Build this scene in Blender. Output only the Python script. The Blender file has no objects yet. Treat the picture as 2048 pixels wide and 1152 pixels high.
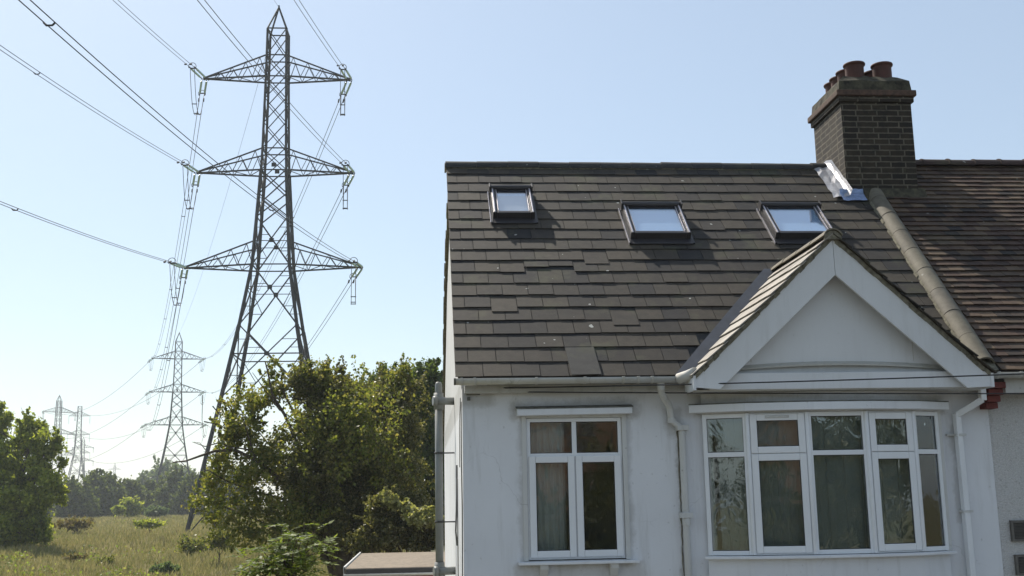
import bpy, math, random
import numpy as np
from mathutils import Vector, Matrix
random.seed(7); rng = np.random.default_rng(7)
sc = bpy.context.scene
COL = sc.collection
R_ = math.radians

# ------------------------------------------------------------------ camera
F, PSI, TH, RO = 2250.0, math.atan(179/2250), math.atan(418/2250), 0.018
CAMZ = 4.2
cam = bpy.data.cameras.new("camera"); cam_o = bpy.data.objects.new("camera", cam); COL.objects.link(cam_o)
cam.sensor_width = 36; cam.lens = 36*F/2048; cam.clip_start = .1; cam.clip_end = 6000
Rm = Matrix.Rotation(-PSI, 3, 'Z') @ Matrix.Rotation(math.pi/2+TH, 3, 'X') @ Matrix.Rotation(-RO, 3, 'Z')
cam_o.matrix_world = Matrix.Translation((0, 0, CAMZ)) @ Rm.to_4x4()
sc.camera = cam_o
def at(px, py, y):          # where the sight line through a point of the photo meets the depth y
    r = Rm @ Vector(((px-1024)/F, -(py-576)/F, -1)); t = y/r.y
    return Vector((0, 0, CAMZ)) + r*t

# ------------------------------------------------------------------ light
SUN_EL, SUN_AZ = R_(48.5), R_(-28)       # azimuth measured from +Y towards +X
w = bpy.data.worlds.new("World"); sc.world = w; w.use_nodes = True
nt = w.node_tree; bg = nt.nodes['Background']
sky = nt.nodes.new('ShaderNodeTexSky'); sky.sky_type = 'NISHITA'; sky.sun_disc = False
sky.sun_elevation = SUN_EL; sky.sun_rotation = SUN_AZ
sky.air_density = 1.0; sky.dust_density = 0.9; sky.ozone_density = 1.0; sky.altitude = 0
tint = nt.nodes.new('ShaderNodeMix'); tint.data_type = 'RGBA'; tint.blend_type = 'MULTIPLY'; tint.inputs[0].default_value = 1
tint.inputs[7].default_value = (.955, 1.0, .985, 1); nt.links.new(sky.outputs[0], tint.inputs[6]); flat = nt.nodes.new('ShaderNodeMix'); flat.data_type = 'RGBA'; flat.inputs[0].default_value = .42      # flat pale blue blended into the clear sky to soften its gradient
flat.inputs[7].default_value = (4.2, 4.85, 5.6, 1); nt.links.new(tint.outputs[2], flat.inputs[6]); nt.links.new(flat.outputs[2], bg.inputs[0]); bg.inputs[1].default_value = 0.112
sun = bpy.data.lights.new("sun", 'SUN'); sun.energy = 5.0; sun.angle = R_(.5); sun.color = (1, .93, .82)
sun_o = bpy.data.objects.new("sun", sun); COL.objects.link(sun_o)
sd = Vector((math.sin(SUN_AZ)*math.cos(SUN_EL), math.cos(SUN_AZ)*math.cos(SUN_EL), math.sin(SUN_EL)))
sun_o.rotation_euler = sd.to_track_quat('Z', 'Y').to_euler(); sun_o.location = (-20, 20, 60)
sc.view_settings.view_transform = 'Standard'; sc.view_settings.look = 'None'
sc.view_settings.gamma = 1; sc.view_settings.exposure = 0.40
sc.render.engine = 'CYCLES'
sc.cycles.max_bounces = 8; sc.cycles.volume_bounces = 1; sc.cycles.transparent_max_bounces = 16

# ------------------------------------------------------------------ materials
def hexc(c):
    return tuple((v/12.92 if v <= .04045 else ((v+.055)/1.055)**2.4) for v in [x/255 for x in c])+(1,)
class NT:
    def __init__(s, name):
        s.m = bpy.data.materials.new(name); s.m.use_nodes = True; s.t = s.m.node_tree
        s.n = s.t.nodes; s.b = s.n['Principled BSDF']; s.out = s.n['Material Output']
        s.tc = s.n.new('ShaderNodeTexCoord')
    def l(s, a, b): s.t.links.new(a, b)
    def noise(s, scale, detail=4, rough=.6, vec=None, dist=0.):
        n = s.n.new('ShaderNodeTexNoise'); n.inputs['Scale'].default_value = scale
        n.inputs['Detail'].default_value = detail; n.inputs['Roughness'].default_value = rough
        n.inputs['Distortion'].default_value = dist
        s.l(vec or s.tc.outputs['Object'], n.inputs['Vector']); return n.outputs['Fac']
    def ramp(s, fac, stops):
        r = s.n.new('ShaderNodeValToRGB'); e = r.color_ramp.elements
        while len(e) < len(stops): e.new(.5)
        for i, (p, c) in enumerate(stops):
            e[i].position = p; e[i].color = c if len(c) == 4 else tuple(c)+(1,)
        s.l(fac, r.inputs[0]); return r.outputs[0]
    def mix(s, fac, a, b, mode='MIX'):
        n = s.n.new('ShaderNodeMix'); n.data_type = 'RGBA'; n.blend_type = mode
        for i, v in ((0, fac), (6, a), (7, b)):
            if isinstance(v, (int, float)): n.inputs[i].default_value = v
            elif isinstance(v, (tuple, list)): n.inputs[i].default_value = tuple(v) if len(v) == 4 else tuple(v)+(1,)
            else: s.l(v, n.inputs[i])
        return n.outputs[2]
    def math(s, op, a, b=0.):
        n = s.n.new('ShaderNodeMath'); n.operation = op
        for i, v in enumerate((a, b)):
            if isinstance(v, (int, float)): n.inputs[i].default_value = v
            else: s.l(v, n.inputs[i])
        return n.outputs[0]
    def island(s):
        g = s.n.new('ShaderNodeNewGeometry'); return g.outputs['Random Per Island']
    def mapv(s, scale, loc=(0, 0, 0), rot=(0, 0, 0), src='Object'):
        m = s.n.new('ShaderNodeMapping'); m.inputs['Scale'].default_value = scale
        m.inputs['Location'].default_value = loc; m.inputs['Rotation'].default_value = rot
        s.l(s.tc.outputs[src], m.inputs[0]); return m.outputs[0]
    def xyz(s):
        n = s.n.new('ShaderNodeSeparateXYZ'); s.l(s.tc.outputs['Object'], n.inputs[0]); return n.outputs
    def bump(s, h, strength=.3, dist=.01):
        b = s.n.new('ShaderNodeBump'); b.inputs['Strength'].default_value = strength
        b.inputs['Distance'].default_value = dist; s.l(h, b.inputs['Height']); s.l(b.outputs[0], s.b.inputs['Normal'])
    def fin(s, col=None, rough=.6, metal=0., spec=None):
        if col is not None:
            if isinstance(col, (tuple, list)): s.b.inputs['Base Color'].default_value = tuple(col) if len(col) == 4 else tuple(col)+(1,)
            else: s.l(col, s.b.inputs['Base Color'])
        if isinstance(rough, (int, float)): s.b.inputs['Roughness'].default_value = rough
        else: s.l(rough, s.b.inputs['Roughness'])
        s.b.inputs['Metallic'].default_value = metal
        if spec is not None: s.b.inputs['Specular IOR Level'].default_value = spec
        return s.m

def plain(name, c, rough=.6, metal=0, var=.15, scale=6, bump=0.):
    t = NT(name); f = t.noise(scale, 5)
    c0 = tuple(x*(1-var) for x in c); c1 = tuple(min(1, x*(1+var)) for x in c)
    col = t.ramp(f, [(.3, c0), (.7, c1)])
    if bump: t.bump(t.noise(scale*20, 3), bump, .004)
    return t.fin(col, rough, metal)

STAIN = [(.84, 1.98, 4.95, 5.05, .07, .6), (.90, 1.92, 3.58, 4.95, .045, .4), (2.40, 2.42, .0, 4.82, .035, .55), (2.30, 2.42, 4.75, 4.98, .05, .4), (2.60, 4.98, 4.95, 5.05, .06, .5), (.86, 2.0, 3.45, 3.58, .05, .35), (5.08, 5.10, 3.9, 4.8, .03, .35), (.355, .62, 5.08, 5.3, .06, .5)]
def mat_wall(name, base, grime=.5, rough_bump=.25, bump_scale=30, pebbles=False, stains=False):
    t = NT(name)
    big = t.noise(1.3, 5); streak = t.noise(2.2, 6, .65, t.mapv((4, 4, .45)))
    fine = t.noise(45, 3)
    cv = t.n.new('ShaderNodeTexVoronoi'); cv.feature = 'DISTANCE_TO_EDGE'; cv.inputs['Scale'].default_value = .9
    dv = t.n.new('ShaderNodeVectorMath'); dv.operation = 'ADD'; dn = t.n.new('ShaderNodeTexNoise'); dn.inputs['Scale'].default_value = 3.5; dn.inputs['Detail'].default_value = 6
    t.l(t.tc.outputs['Object'], dn.inputs['Vector']); t.l(t.tc.outputs['Object'], dv.inputs[0]); dm = t.n.new('ShaderNodeVectorMath'); dm.operation = 'MULTIPLY'; dm.inputs[1].default_value = (.35, .35, .35); t.l(dn.outputs['Color'], dm.inputs[0]); t.l(dm.outputs[0], dv.inputs[1]); t.l(dv.outputs[0], cv.inputs['Vector'])
    crack = t.math('MULTIPLY', t.ramp(cv.outputs['Distance'], [(.0, (1, 1, 1)), (.004, (0, 0, 0))]), t.ramp(t.noise(1.1, 2, .5, t.mapv((1, 1, 1), (8, 2, 5))), [(.52, (0, 0, 0)), (.6, (1, 1, 1))]))
    base2 = tuple(x*.9 for x in base)
    col = t.ramp(big, [(.3, base2), (.75, base)])
    dirt = t.ramp(streak, [(.52, (0, 0, 0)), (.72, (1, 1, 1))])
    d = t.math('MULTIPLY', dirt, grime*.6)
    col = t.mix(d, col, (.30, .29, .25))
    col = t.mix(t.math('MULTIPLY', crack, .7*grime), col, (.15, .14, .12))
    # grime gathered under the eaves and in the corner below the gutter
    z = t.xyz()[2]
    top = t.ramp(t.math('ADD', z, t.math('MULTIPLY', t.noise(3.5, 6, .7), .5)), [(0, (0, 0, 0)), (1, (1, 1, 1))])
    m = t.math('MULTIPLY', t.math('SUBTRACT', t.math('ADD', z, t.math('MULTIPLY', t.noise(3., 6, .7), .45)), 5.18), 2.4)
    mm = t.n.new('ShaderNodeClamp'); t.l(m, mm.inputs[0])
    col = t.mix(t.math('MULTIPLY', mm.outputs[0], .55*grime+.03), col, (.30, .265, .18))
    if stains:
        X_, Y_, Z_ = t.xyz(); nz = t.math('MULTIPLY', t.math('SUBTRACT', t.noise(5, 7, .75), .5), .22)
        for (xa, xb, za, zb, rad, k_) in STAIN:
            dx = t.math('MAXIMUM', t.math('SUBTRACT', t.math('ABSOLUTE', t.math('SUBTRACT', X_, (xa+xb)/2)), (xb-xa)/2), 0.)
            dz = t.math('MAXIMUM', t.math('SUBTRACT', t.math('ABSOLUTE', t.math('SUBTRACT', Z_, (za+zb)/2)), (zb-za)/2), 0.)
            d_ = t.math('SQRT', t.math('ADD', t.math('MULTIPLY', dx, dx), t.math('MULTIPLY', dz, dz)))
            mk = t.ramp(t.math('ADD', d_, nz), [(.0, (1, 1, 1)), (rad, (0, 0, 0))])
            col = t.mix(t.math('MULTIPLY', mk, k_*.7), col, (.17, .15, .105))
    sp = t.ramp(t.noise(26, 2, .4), [(.735, (0, 0, 0)), (.76, (1, 1, 1))])
    col = t.mix(t.math('MULTIPLY', sp, .55*grime), col, (.16, .15, .12))
    if pebbles:
        v = t.n.new('ShaderNodeTexVoronoi'); v.inputs['Scale'].default_value = 75; t.l(t.tc.outputs['Object'], v.inputs[0])
        dk = t.ramp(v.outputs['Distance'], [(.05, (1, 1, 1)), (.6, (.78, .78, .78))])
        col = t.mix(1., col, dk, 'MULTIPLY')
        pk = t.ramp(t.noise(34, 3, .7), [(.60, (0, 0, 0)), (.68, (1, 1, 1))])
        col = t.mix(t.math('MULTIPLY', pk, .5), col, (.2, .19, .17))
        t.bump(v.outputs['Distance'], .8, .01)
    else:
        t.bump(t.math('ADD', fine, t.math('MULTIPLY', big, 3)), rough_bump, .006)
    return t.fin(col, .75)

def mat_tile(name, cols, seam=.5, lichen=.5, rough=.75):
    t = NT(name)
    isl = t.island(); n = t.noise(3., 5, .6)
    f = t.math('ADD', t.math('MULTIPLY', isl, .75), t.math('MULTIPLY', n, .3))
    k = len(cols); col = t.ramp(f, [(.1+.8*i/(k-1), c) for i, c in enumerate(cols)])
    gr = t.ramp(t.noise(9, 6, .7), [(.35, (.72, .72, .72)), (.7, (1.15, 1.15, 1.1))])
    col = t.mix(1., col, gr, 'MULTIPLY')
    moss = t.ramp(t.noise(2.2, 6, .65, t.mapv((1, 1, 1), (5, 3, 1))), [(.55, (0, 0, 0)), (.72, (1, 1, 1))])
    col = t.mix(t.math('MULTIPLY', moss, lichen*.5), col, (.10, .105, .05))
    spot = t.ramp(t.noise(13, 1, .3, t.mapv((1, 1, 1), (2, 9, 4))), [(.79, (0, 0, 0)), (.81, (1, 1, 1))])
    col = t.mix(t.math('MULTIPLY', spot, lichen), col, (.42, .42, .38))
    t.bump(t.noise(140, 3), .35, .003)
    return t.fin(col, rough, 0, .35)

def mat_brick(name, c1, c2, mortar, scale=1, bumpd=.012, sooty=.6):
    t = NT(name)
    # bricks drawn in (horizontal run, height): run = x+y works on both faces of an upright block
    s = t.xyz(); cmb = t.n.new('ShaderNodeCombineXYZ')
    t.l(t.math('ADD', s[0], s[1]), cmb.inputs[0]); t.l(s[2], cmb.inputs[1])
    wob = t.n.new('ShaderNodeVectorMath'); wob.operation = 'ADD'
    nn = t.n.new('ShaderNodeTexNoise'); nn.inputs['Scale'].default_value = 14; t.l(t.tc.outputs['Object'], nn.inputs['Vector'])
    sc2 = t.n.new('ShaderNodeVectorMath'); sc2.operation = 'MULTIPLY'; sc2.inputs[1].default_value = (.012, .012, 0)
    t.l(nn.outputs['Color'], sc2.inputs[0]); t.l(cmb.outputs[0], wob.inputs[0]); t.l(sc2.outputs[0], wob.inputs[1])
    b = t.n.new('ShaderNodeTexBrick'); t.l(wob.outputs[0], b.inputs['Vector'])
    b.inputs['Scale'].default_value = scale; b.inputs['Brick Width'].default_value = .19; b.inputs['Row Height'].default_value = .075
    b.inputs['Mortar Size'].default_value = .009; b.inputs['Mortar Smooth'].default_value = .2; b.inputs['Bias'].default_value = 0
    b.offset = .5; b.squash = 1.45; b.squash_frequency = 2
    b.inputs['Color1'].default_value = c1+(1,); b.inputs['Color2'].default_value = c2+(1,); b.inputs['Mortar'].default_value = mortar+(1,)
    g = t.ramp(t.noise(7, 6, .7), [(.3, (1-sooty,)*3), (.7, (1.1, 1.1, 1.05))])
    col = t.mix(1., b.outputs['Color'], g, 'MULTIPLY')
    lich = t.ramp(t.noise(11, 5, .7, t.mapv((1, 1, 1), (3, 1, 7))), [(.60, (0, 0, 0)), (.72, (1, 1, 1))])
    col = t.mix(t.math('MULTIPLY', lich, .25), col, (.16, .15, .09))
    t.bump(t.math('SUBTRACT', t.math('MULTIPLY', t.noise(60, 4), .4), b.outputs['Fac']), .9, bumpd)
    return t.fin(col, .9)

def mat_leaf(name, cols, trans=.5, scale=.6, rough=.55):
    t = NT(name)
    f = t.math('ADD', t.math('MULTIPLY', t.island(), .6), t.math('MULTIPLY', t.noise(scale, 3), .5))
    k = len(cols); col = t.ramp(f, [(.15+.75*i/max(1, k-1), c) for i, c in enumerate(cols)])
    t.fin(col, rough, 0, .35)
    tr = t.n.new('ShaderNodeBsdfTranslucent')
    tc = t.mix(1., col, (1.5, 1.45, .7, 1), 'MULTIPLY'); t.l(tc, tr.inputs[0])
    ms = t.n.new('ShaderNodeMixShader'); ms.inputs[0].default_value = trans
    t.l(t.b.outputs[0], ms.inputs[1]); t.l(tr.outputs[0], ms.inputs[2]); t.l(ms.outputs[0], t.out.inputs[0])
    return t.m

def mat_glass(name, refl=.16, tint=(.75, .8, .78), wave=.25, rough=.01, wscale=3.2, fres=1.2):
    t = NT(name)
    n = t.n
    gl = n.new('ShaderNodeBsdfGlossy'); gl.inputs['Roughness'].default_value = rough; gl.inputs['Color'].default_value = (.95, .97, 1, 1)
    tp = n.new('ShaderNodeBsdfTransparent'); tp.inputs[0].default_value = tint+(1,)
    fr = n.new('ShaderNodeFresnel'); fr.inputs[0].default_value = 1.5
    fac = t.math('ADD', t.math('MULTIPLY', fr.outputs[0], fres), refl)
    bp = n.new('ShaderNodeBump'); bp.inputs['Strength'].default_value = wave; bp.inputs['Distance'].default_value = .02
    t.l(t.noise(wscale, 2, .5, None, 1.2), bp.inputs['Height']); t.l(bp.outputs[0], gl.inputs['Normal'])
    mx = n.new('ShaderNodeMixShader'); t.l(fac, mx.inputs[0]); t.l(tp.outputs[0], mx.inputs[1]); t.l(gl.outputs[0], mx.inputs[2])
    t.l(mx.outputs[0], t.out.inputs[0]); return t.m

M = {}
M['render'] = mat_wall('white_render', (.74, .75, .77), .42, stains=True)
M['rough'] = mat_wall('pebbledash', (.70, .69, .67), .4, pebbles=True)
M['paint'] = mat_wall('white_painted_board', (.76, .775, .795), .28, .12)
M['upvc'] = plain('white_upvc', (.76, .775, .79), .35, 0, .04, 3)
M['grubby'] = mat_wall('grubby_white_plastic', (.60, .60, .58), .8, .1)
M['hoodtop'] = plain('dirty_lead', (.13, .13, .11), .8, 0, .5, 12)
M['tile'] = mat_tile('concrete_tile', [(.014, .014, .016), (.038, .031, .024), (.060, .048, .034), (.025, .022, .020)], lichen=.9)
M['tile_sunlit'] = mat_tile('sunlit_tile', [(.25, .23, .205), (.36, .335, .30), (.30, .27, .24)], lichen=.5)  # sunlight on the gable's left slope is put into this paler tile colour
M['tile_red'] = mat_tile('clay_tile', [(.034, .019, .013), (.066, .037, .025), (.12, .080, .050), (.020, .014, .012)], lichen=.4)
M['ridge'] = mat_tile('ridge_tile_dark', [(.035, .035, .036), (.05, .048, .044)], lichen=.6)
M['ridge_red'] = mat_tile('ridge_tile_red', [(.055, .028, .022), (.04, .025, .022)], lichen=.6)
M['party'] = mat_tile('concrete_ridge', [(.12, .105, .08), (.17, .15, .11), (.14, .125, .10)], lichen=.4)
M['mortar'] = plain('mossy_mortar', (.17, .155, .11), .95, 0, .5, 25, .6)
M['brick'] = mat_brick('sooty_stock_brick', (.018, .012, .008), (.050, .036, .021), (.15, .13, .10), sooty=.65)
M['flaunch'] = plain('lichened_flaunching', (.052, .046, .028), .95, 0, .8, 12, .8)
M['corbelred'] = plain('red_corbel_brick', (.085, .050, .034), .9, 0, .4, 18, .5)
M['pot'] = plain('terracotta', (.072, .026, .018), .75, 0, .3, 9, .15)
M['redtile'] = plain('red_corbel_tile', (.13, .030, .022), .8, 0, .3, 20, .3)
M['under'] = plain('underlay', (.03, .03, .03), .9)
M['lead'] = plain('lead_valley', (.045, .052, .068), .6, .1, .2, 8)
M['foil'] = plain('silver_flashing', (.40, .40, .42), .42, .4, .25, 25, .5)
M['foilblue'] = plain('blue_flashing', (.26, .34, .52), .45, .3, .3, 30, .5)
M['alu'] = plain('dark_aluminium', (.040, .037, .040), .45, .2, .12, 8)
M['alu_light'] = plain('bright_aluminium', (.55, .52, .54), .35, .8, .1, 8)
M['pane'] = mat_glass('window_glass', .04, (.88, .91, .90), .09, .01, 4.5)
M['pane_roof'] = mat_glass('roof_glass', .34, (.95, .97, 1.), .02, .02, 3., 0.)
M['blind_blue'] = plain('pale_blue_blind', (.62, .82, .98), .6, 0, .05, 2)
M['blind'] = plain('grey_vertical_blind', (.32, .34, .32), .8, 0, .1, 2)
M['curtain'] = plain('net_curtain', (.62, .64, .62), .9, 0, .1, 3)
M['dark'] = plain('dark_interior', (.05, .045, .04), .9)
M['seal'] = plain('black_seal', (.03, .03, .03), .6)
M['pipegrey'] = plain('grey_soil_pipe', (.20, .21, .20), .5, 0, .12, 5)
M['cable'] = plain('black_cable', (.02, .02, .02), .5)
M['greycable'] = plain('grey_cable', (.12, .12, .11), .6)
M['steel'] = plain('galvanised_steel_weathered', (.026, .028, .028), .8, 0, .35, .8)
M['wire'] = plain('aluminium_conductor', (.06, .06, .065), .7, 0, .1, .3)
M['insul'] = plain('green_glass_insulator', (.50, .68, .64), .25, 0, .1, 5)
M['felt'] = plain('brown_mineral_felt', (.205, .165, .120), .95, 0, .3, 9, .8)
M['gredoor'] = plain('red_painted_door', (.22, .035, .022), .6, 0, .2, 4)
M['bark'] = plain('bark', (.075, .058, .040), .95, 0, .4, 8, .7)
M['vent'] = plain('brown_vent', (.13, .12, .105), .7, 0, .2, 20)
M['orangebrick'] = mat_brick('orange_brick', (.13, .060, .030), (.19, .095, .046), (.17, .155, .12), sooty=.2)
M['tarmac'] = plain('tarmac', (.055, .055, .056), .9, 0, .2, 10, .4)
M['paving'] = plain('concrete_paving', (.15, .145, .135), .9, 0, .2, 2, .4)
M['leaf_ivy'] = mat_leaf('ivy_leaves', [(.034, .044, .017), (.066, .078, .027), (.112, .116, .042), (.16, .15, .063), (.28, .26, .16)], .5, 1.1, .45)
M['leaf_yel'] = mat_leaf('yellowing_leaves', [(.070, .098, .024), (.125, .155, .036), (.20, .21, .055), (.26, .23, .09)], .55, 1.2, .42)
M['leaf_dark'] = mat_leaf('dark_green_leaves', [(.032, .058, .020), (.070, .105, .030), (.13, .17, .045)], .5, .7)
M['leaf_mid'] = mat_leaf('mid_green_leaves', [(.070, .110, .022), (.16, .205, .038), (.28, .32, .060), (.38, .40, .09)], .62, .3)
M['leaf_bright'] = mat_leaf('bright_green_leaves', [(.070, .115, .028), (.12, .165, .036), (.18, .22, .055)], .5, 2.)
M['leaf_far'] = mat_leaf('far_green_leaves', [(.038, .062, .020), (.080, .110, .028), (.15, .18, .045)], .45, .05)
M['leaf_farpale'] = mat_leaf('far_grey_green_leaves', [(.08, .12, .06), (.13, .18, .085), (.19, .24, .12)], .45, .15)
M['leaf_dock'] = mat_leaf('red_brown_docks', [(.12, .085, .045), (.17, .135, .06), (.17, .17, .055)], .45, 1.)
M['leaf_cream'] = mat_leaf('cream_flowering_ivy', [(.13, .15, .05), (.27, .28, .11), (.50, .48, .28)], .45, 2.)

# ------------------------------------------------------------------ mesh helpers
class MB:
    def __init__(s): s.v = []; s.f = []; s.sm = []
    def add(s, vs, fs, smooth=False):
        o = len(s.v); s.v += [tuple(v) for v in vs]; s.f += [tuple(i+o for i in f) for f in fs]; s.sm += [smooth]*len(fs); return s
    def hexa(s, p):       # 8 corners: bottom four then top four
        return s.add(p, [(0, 3, 2, 1), (4, 5, 6, 7), (0, 1, 5, 4), (1, 2, 6, 5), (2, 3, 7, 6), (3, 0, 4, 7)])
    def box(s, a, b, mat=None):
        x0, y0, z0 = a; x1, y1, z1 = b
        p = [Vector(q) for q in ((x0, y0, z0), (x1, y0, z0), (x1, y1, z0), (x0, y1, z0), (x0, y0, z1), (x1, y0, z1), (x1, y1, z1), (x0, y1, z1))]
        if mat: p = [mat @ q for q in p]
        return s.hexa(p)
    def bar(s, a, b, w, h=None):
        a, b = Vector(a), Vector(b); d = b-a
        if d.length < 1e-6: return s
        q = d.to_track_quat('Z', 'Y').to_matrix().to_4x4(); q.translation = a; h = h or w
        return s.box((-w/2, -h/2, 0), (w/2, h/2, d.length), q)
    def tube(s, pts, r, n=8, caps=True):
        pts = [Vector(p) for p in pts]; k = len(pts)
        rs = r if isinstance(r, (list, tuple)) else [r]*k
        vs = []; up = None
        for i, p in enumerate(pts):
            d = (pts[min(i+1, k-1)]-pts[max(i-1, 0)]).normalized()
            if up is None: up = d.orthogonal().normalized()
            else: up = (up-d*up.dot(d)).normalized() if (up-d*up.dot(d)).length > 1e-5 else d.orthogonal().normalized()
            sdv = d.cross(up)
            for j in range(n):
                a = 2*math.pi*j/n; vs.append(p+(up*math.cos(a)+sdv*math.sin(a))*rs[i])
        fs = [(i*n+j, i*n+(j+1) % n, (i+1)*n+(j+1) % n, (i+1)*n+j) for i in range(k-1) for j in range(n)]
        s.add(vs, fs, True)
        if caps:
            o = len(s.v)-len(vs); s.f += [tuple(o+j for j in range(n))[::-1], tuple(o+len(vs)-n+j for j in range(n))]; s.sm += [False, False]
        return s
    def lathe(s, o, prof, n=24, axis=None):      # prof: (radius, height)
        q = Matrix.Translation(o)
        if axis is not None: q = q @ Vector(axis).to_track_quat('Z', 'Y').to_matrix().to_4x4()
        vs = []
        for r, h in prof:
            for j in range(n):
                a = 2*math.pi*j/n; vs.append(q @ Vector((r*math.cos(a), r*math.sin(a), h)))
        k = len(prof)
        return s.add(vs, [(i*n+j, i*n+(j+1) % n, (i+1)*n+(j+1) % n, (i+1)*n+j) for i in range(k-1) for j in range(n)], True)
    def prism(s, poly, d):       # closed polygon extruded by vector d
        n = len(poly); p = [Vector(q) for q in poly]; d = Vector(d)
        return s.add(p+[q+d for q in p], [tuple(range(n))[::-1], tuple(range(n, 2*n))]+[(i, (i+1) % n, n+(i+1) % n, n+i) for i in range(n)])
    def build(s, name, mat, parent=None, bevel=0):
        me = bpy.data.meshes.new(name); me.from_pydata(s.v, [], s.f); me.update()
        if any(s.sm): me.polygons.foreach_set('use_smooth', s.sm)
        me.materials.append(M[mat] if isinstance(mat, str) else mat)
        o = bpy.data.objects.new(name, me); COL.objects.link(o)
        if parent: o.parent = parent; o.matrix_parent_inverse = Matrix.Translation(-world_loc(parent))
        if bevel:
            b = o.modifiers.new('bevel', 'BEVEL'); b.width = bevel; b.segments = 2; b.limit_method = 'ANGLE'
        return o
def world_loc(o):
    # empties are only ever translated
    p = Vector((0, 0, 0)); a = o
    while a: 
        p += a.location; a = a.parent
        if a is not None: pass
    return p if o.type == 'EMPTY' else (world_loc(o.parent) if o.parent else Vector(o.location)) if False else p_fix(o)
def p_fix(o):
    while o.type != 'EMPTY' and o.parent: o = o.parent
    return Vector(o.location) if o.type == 'EMPTY' else Vector((0, 0, 0))
def tag(o, label=None, cat=None, group=None, kind=None):
    for k, v in (('label', label), ('category', cat), ('group', group), ('kind', kind)):
        if v: o[k] = v
    return o
def thing(name, loc, label, cat, group=None):
    o = bpy.data.objects.new(name, None); COL.objects.link(o); o.location = loc; o.empty_display_size = .3
    return tag(o, label, cat, group)
def child(o, parent):
    o.parent = parent
    if parent.type == 'EMPTY': o.matrix_parent_inverse = Matrix.Translation(-Vector(parent.location))
    return o
def world_parent(o, parent):     # mesh coordinates are world coordinates throughout
    o.parent = parent; o.matrix_parent_inverse = Matrix.Translation(-Vector(parent.location)) if parent.type == 'EMPTY' else Matrix()
SPLIT = {'cover_strip', 'pipe_bracket', 'pipe_branch', 'gutter_bracket', 'reveal', 'sloping_soffit', 'panel_joint', 'insulator', 'jumper_cable', 'cable_clip', 'wall_cable', 'fitting', 'bay_apron', 'flashing_strip'}
def loose(mb):
    par = list(range(len(mb.v)))
    def fd(a):
        while par[a] != a: par[a] = par[par[a]]; a = par[a]
        return a
    for f in mb.f:
        for q in f[1:]: par[fd(q)] = fd(f[0])
    g = {}
    for f, s_ in zip(mb.f, mb.sm): g.setdefault(fd(f[0]), []).append((f, s_))
    out = []
    for fl in g.values():
        n = MB(); mp = {}
        for f, s_ in fl:
            for q in f:
                if q not in mp: mp[q] = len(n.v); n.v.append(mb.v[q])
            n.f.append(tuple(mp[q] for q in f)); n.sm.append(s_)
        out.append(n)
    return out
def bld(mb, name, mat, parent=None, bevel=0, label=None):
    if name in SPLIT:
        for k in loose(mb):
            o = k.build(name, mat, None, bevel)
            if parent: world_parent(o, parent)
            if label: o['label'] = label
        return o
    o = mb.build(name, mat, None, bevel)
    if parent: world_parent(o, parent)
    if label: o['label'] = label
    return o

def leaf_mesh(name, pts, nrm_spread, size, mat, parent=None, aspect=1.7, up=None, droop=.0):
    """one mesh of many small pointed leaves, each a bent diamond of its own"""
    n = len(pts); pts = np.asarray(pts, float)
    d = rng.normal(size=(n, 3)); d[:, 2] += droop; d /= np.linalg.norm(d, axis=1)[:, None]
    e = rng.normal(size=(n, 3)); e -= d*(e*d).sum(1)[:, None]; e /= np.linalg.norm(e, axis=1)[:, None]
    nn = np.cross(d, e)
    sz = (size*(.6+.8*rng.random(n)))[:, None]
    a = pts-d*sz*.5*aspect; b = pts+e*sz*.5+nn*sz*.12-d*sz*.1; c = pts+d*sz*.5*aspect; f = pts-e*sz*.5+nn*sz*.12-d*sz*.1
    V = np.stack([a, b, c, f], 1).reshape(-1, 3)
    me = bpy.data.meshes.new(name); me.vertices.add(4*n); me.vertices.foreach_set('co', V.ravel())
    me.loops.add(4*n); me.loops.foreach_set('vertex_index', np.arange(4*n, dtype=np.int32))
    me.polygons.add(n); me.polygons.foreach_set('loop_start', np.arange(0, 4*n, 4, dtype=np.int32)); me.polygons.foreach_set('loop_total', np.full(n, 4, dtype=np.int32))
    me.update(calc_edges=True); me.materials.append(M[mat] if isinstance(mat, str) else mat)
    o = bpy.data.objects.new(name, me); COL.objects.link(o)
    if parent: world_parent(o, parent)
    return o
def clump_pts(clumps, per=1.):
    """clumps: (centre, (rx,ry,rz), leaves, sub) -> leaf points gathered in small sprays inside each ellipsoid"""
    out = []
    for c, r, n, sub in clumps:
        n = int(n*per); c = np.array(c); r = np.array(r)
        u = rng.normal(size=(sub, 3)); u /= np.linalg.norm(u, axis=1)[:, None]
        rad = rng.random(sub)**.45; rad = np.where(rng.random(sub) < .18, rad*1.25, rad)
        sc_ = c+u*rad[:, None]*r
        k = rng.integers(0, sub, n)
        spread = r.mean()*(.9/sub**.33)
        sig = spread*(.35+.5*rng.random(sub))[k][:, None]
        m_ = int(n*.78); out.append((sc_[k]+rng.normal(size=(n, 3))*sig)[:m_])
        # thin sprays that carry leaves out past the outline
        ns = max(6, sub//2); nl = max(4, (n-m_)//ns); u = rng.normal(size=(ns, 3)); u[:, 2] += .35; u /= np.linalg.norm(u, axis=1)[:, None]
        st = c+u*r*(.7+.3*rng.random((ns, 1))); dr = u+rng.normal(size=(ns, 3))*.35; dr[:, 2] += .25; L = r.mean()*(.25+.45*rng.random((ns, 1, 1)))
        t_ = rng.random((1, nl, 1)); q = st[:, None]+dr[:, None]*L*t_+rng.normal(size=(ns, nl, 3))*(r.mean()*.045)
        out.append(q.reshape(-1, 3))
    return np.concatenate(out)
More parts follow.
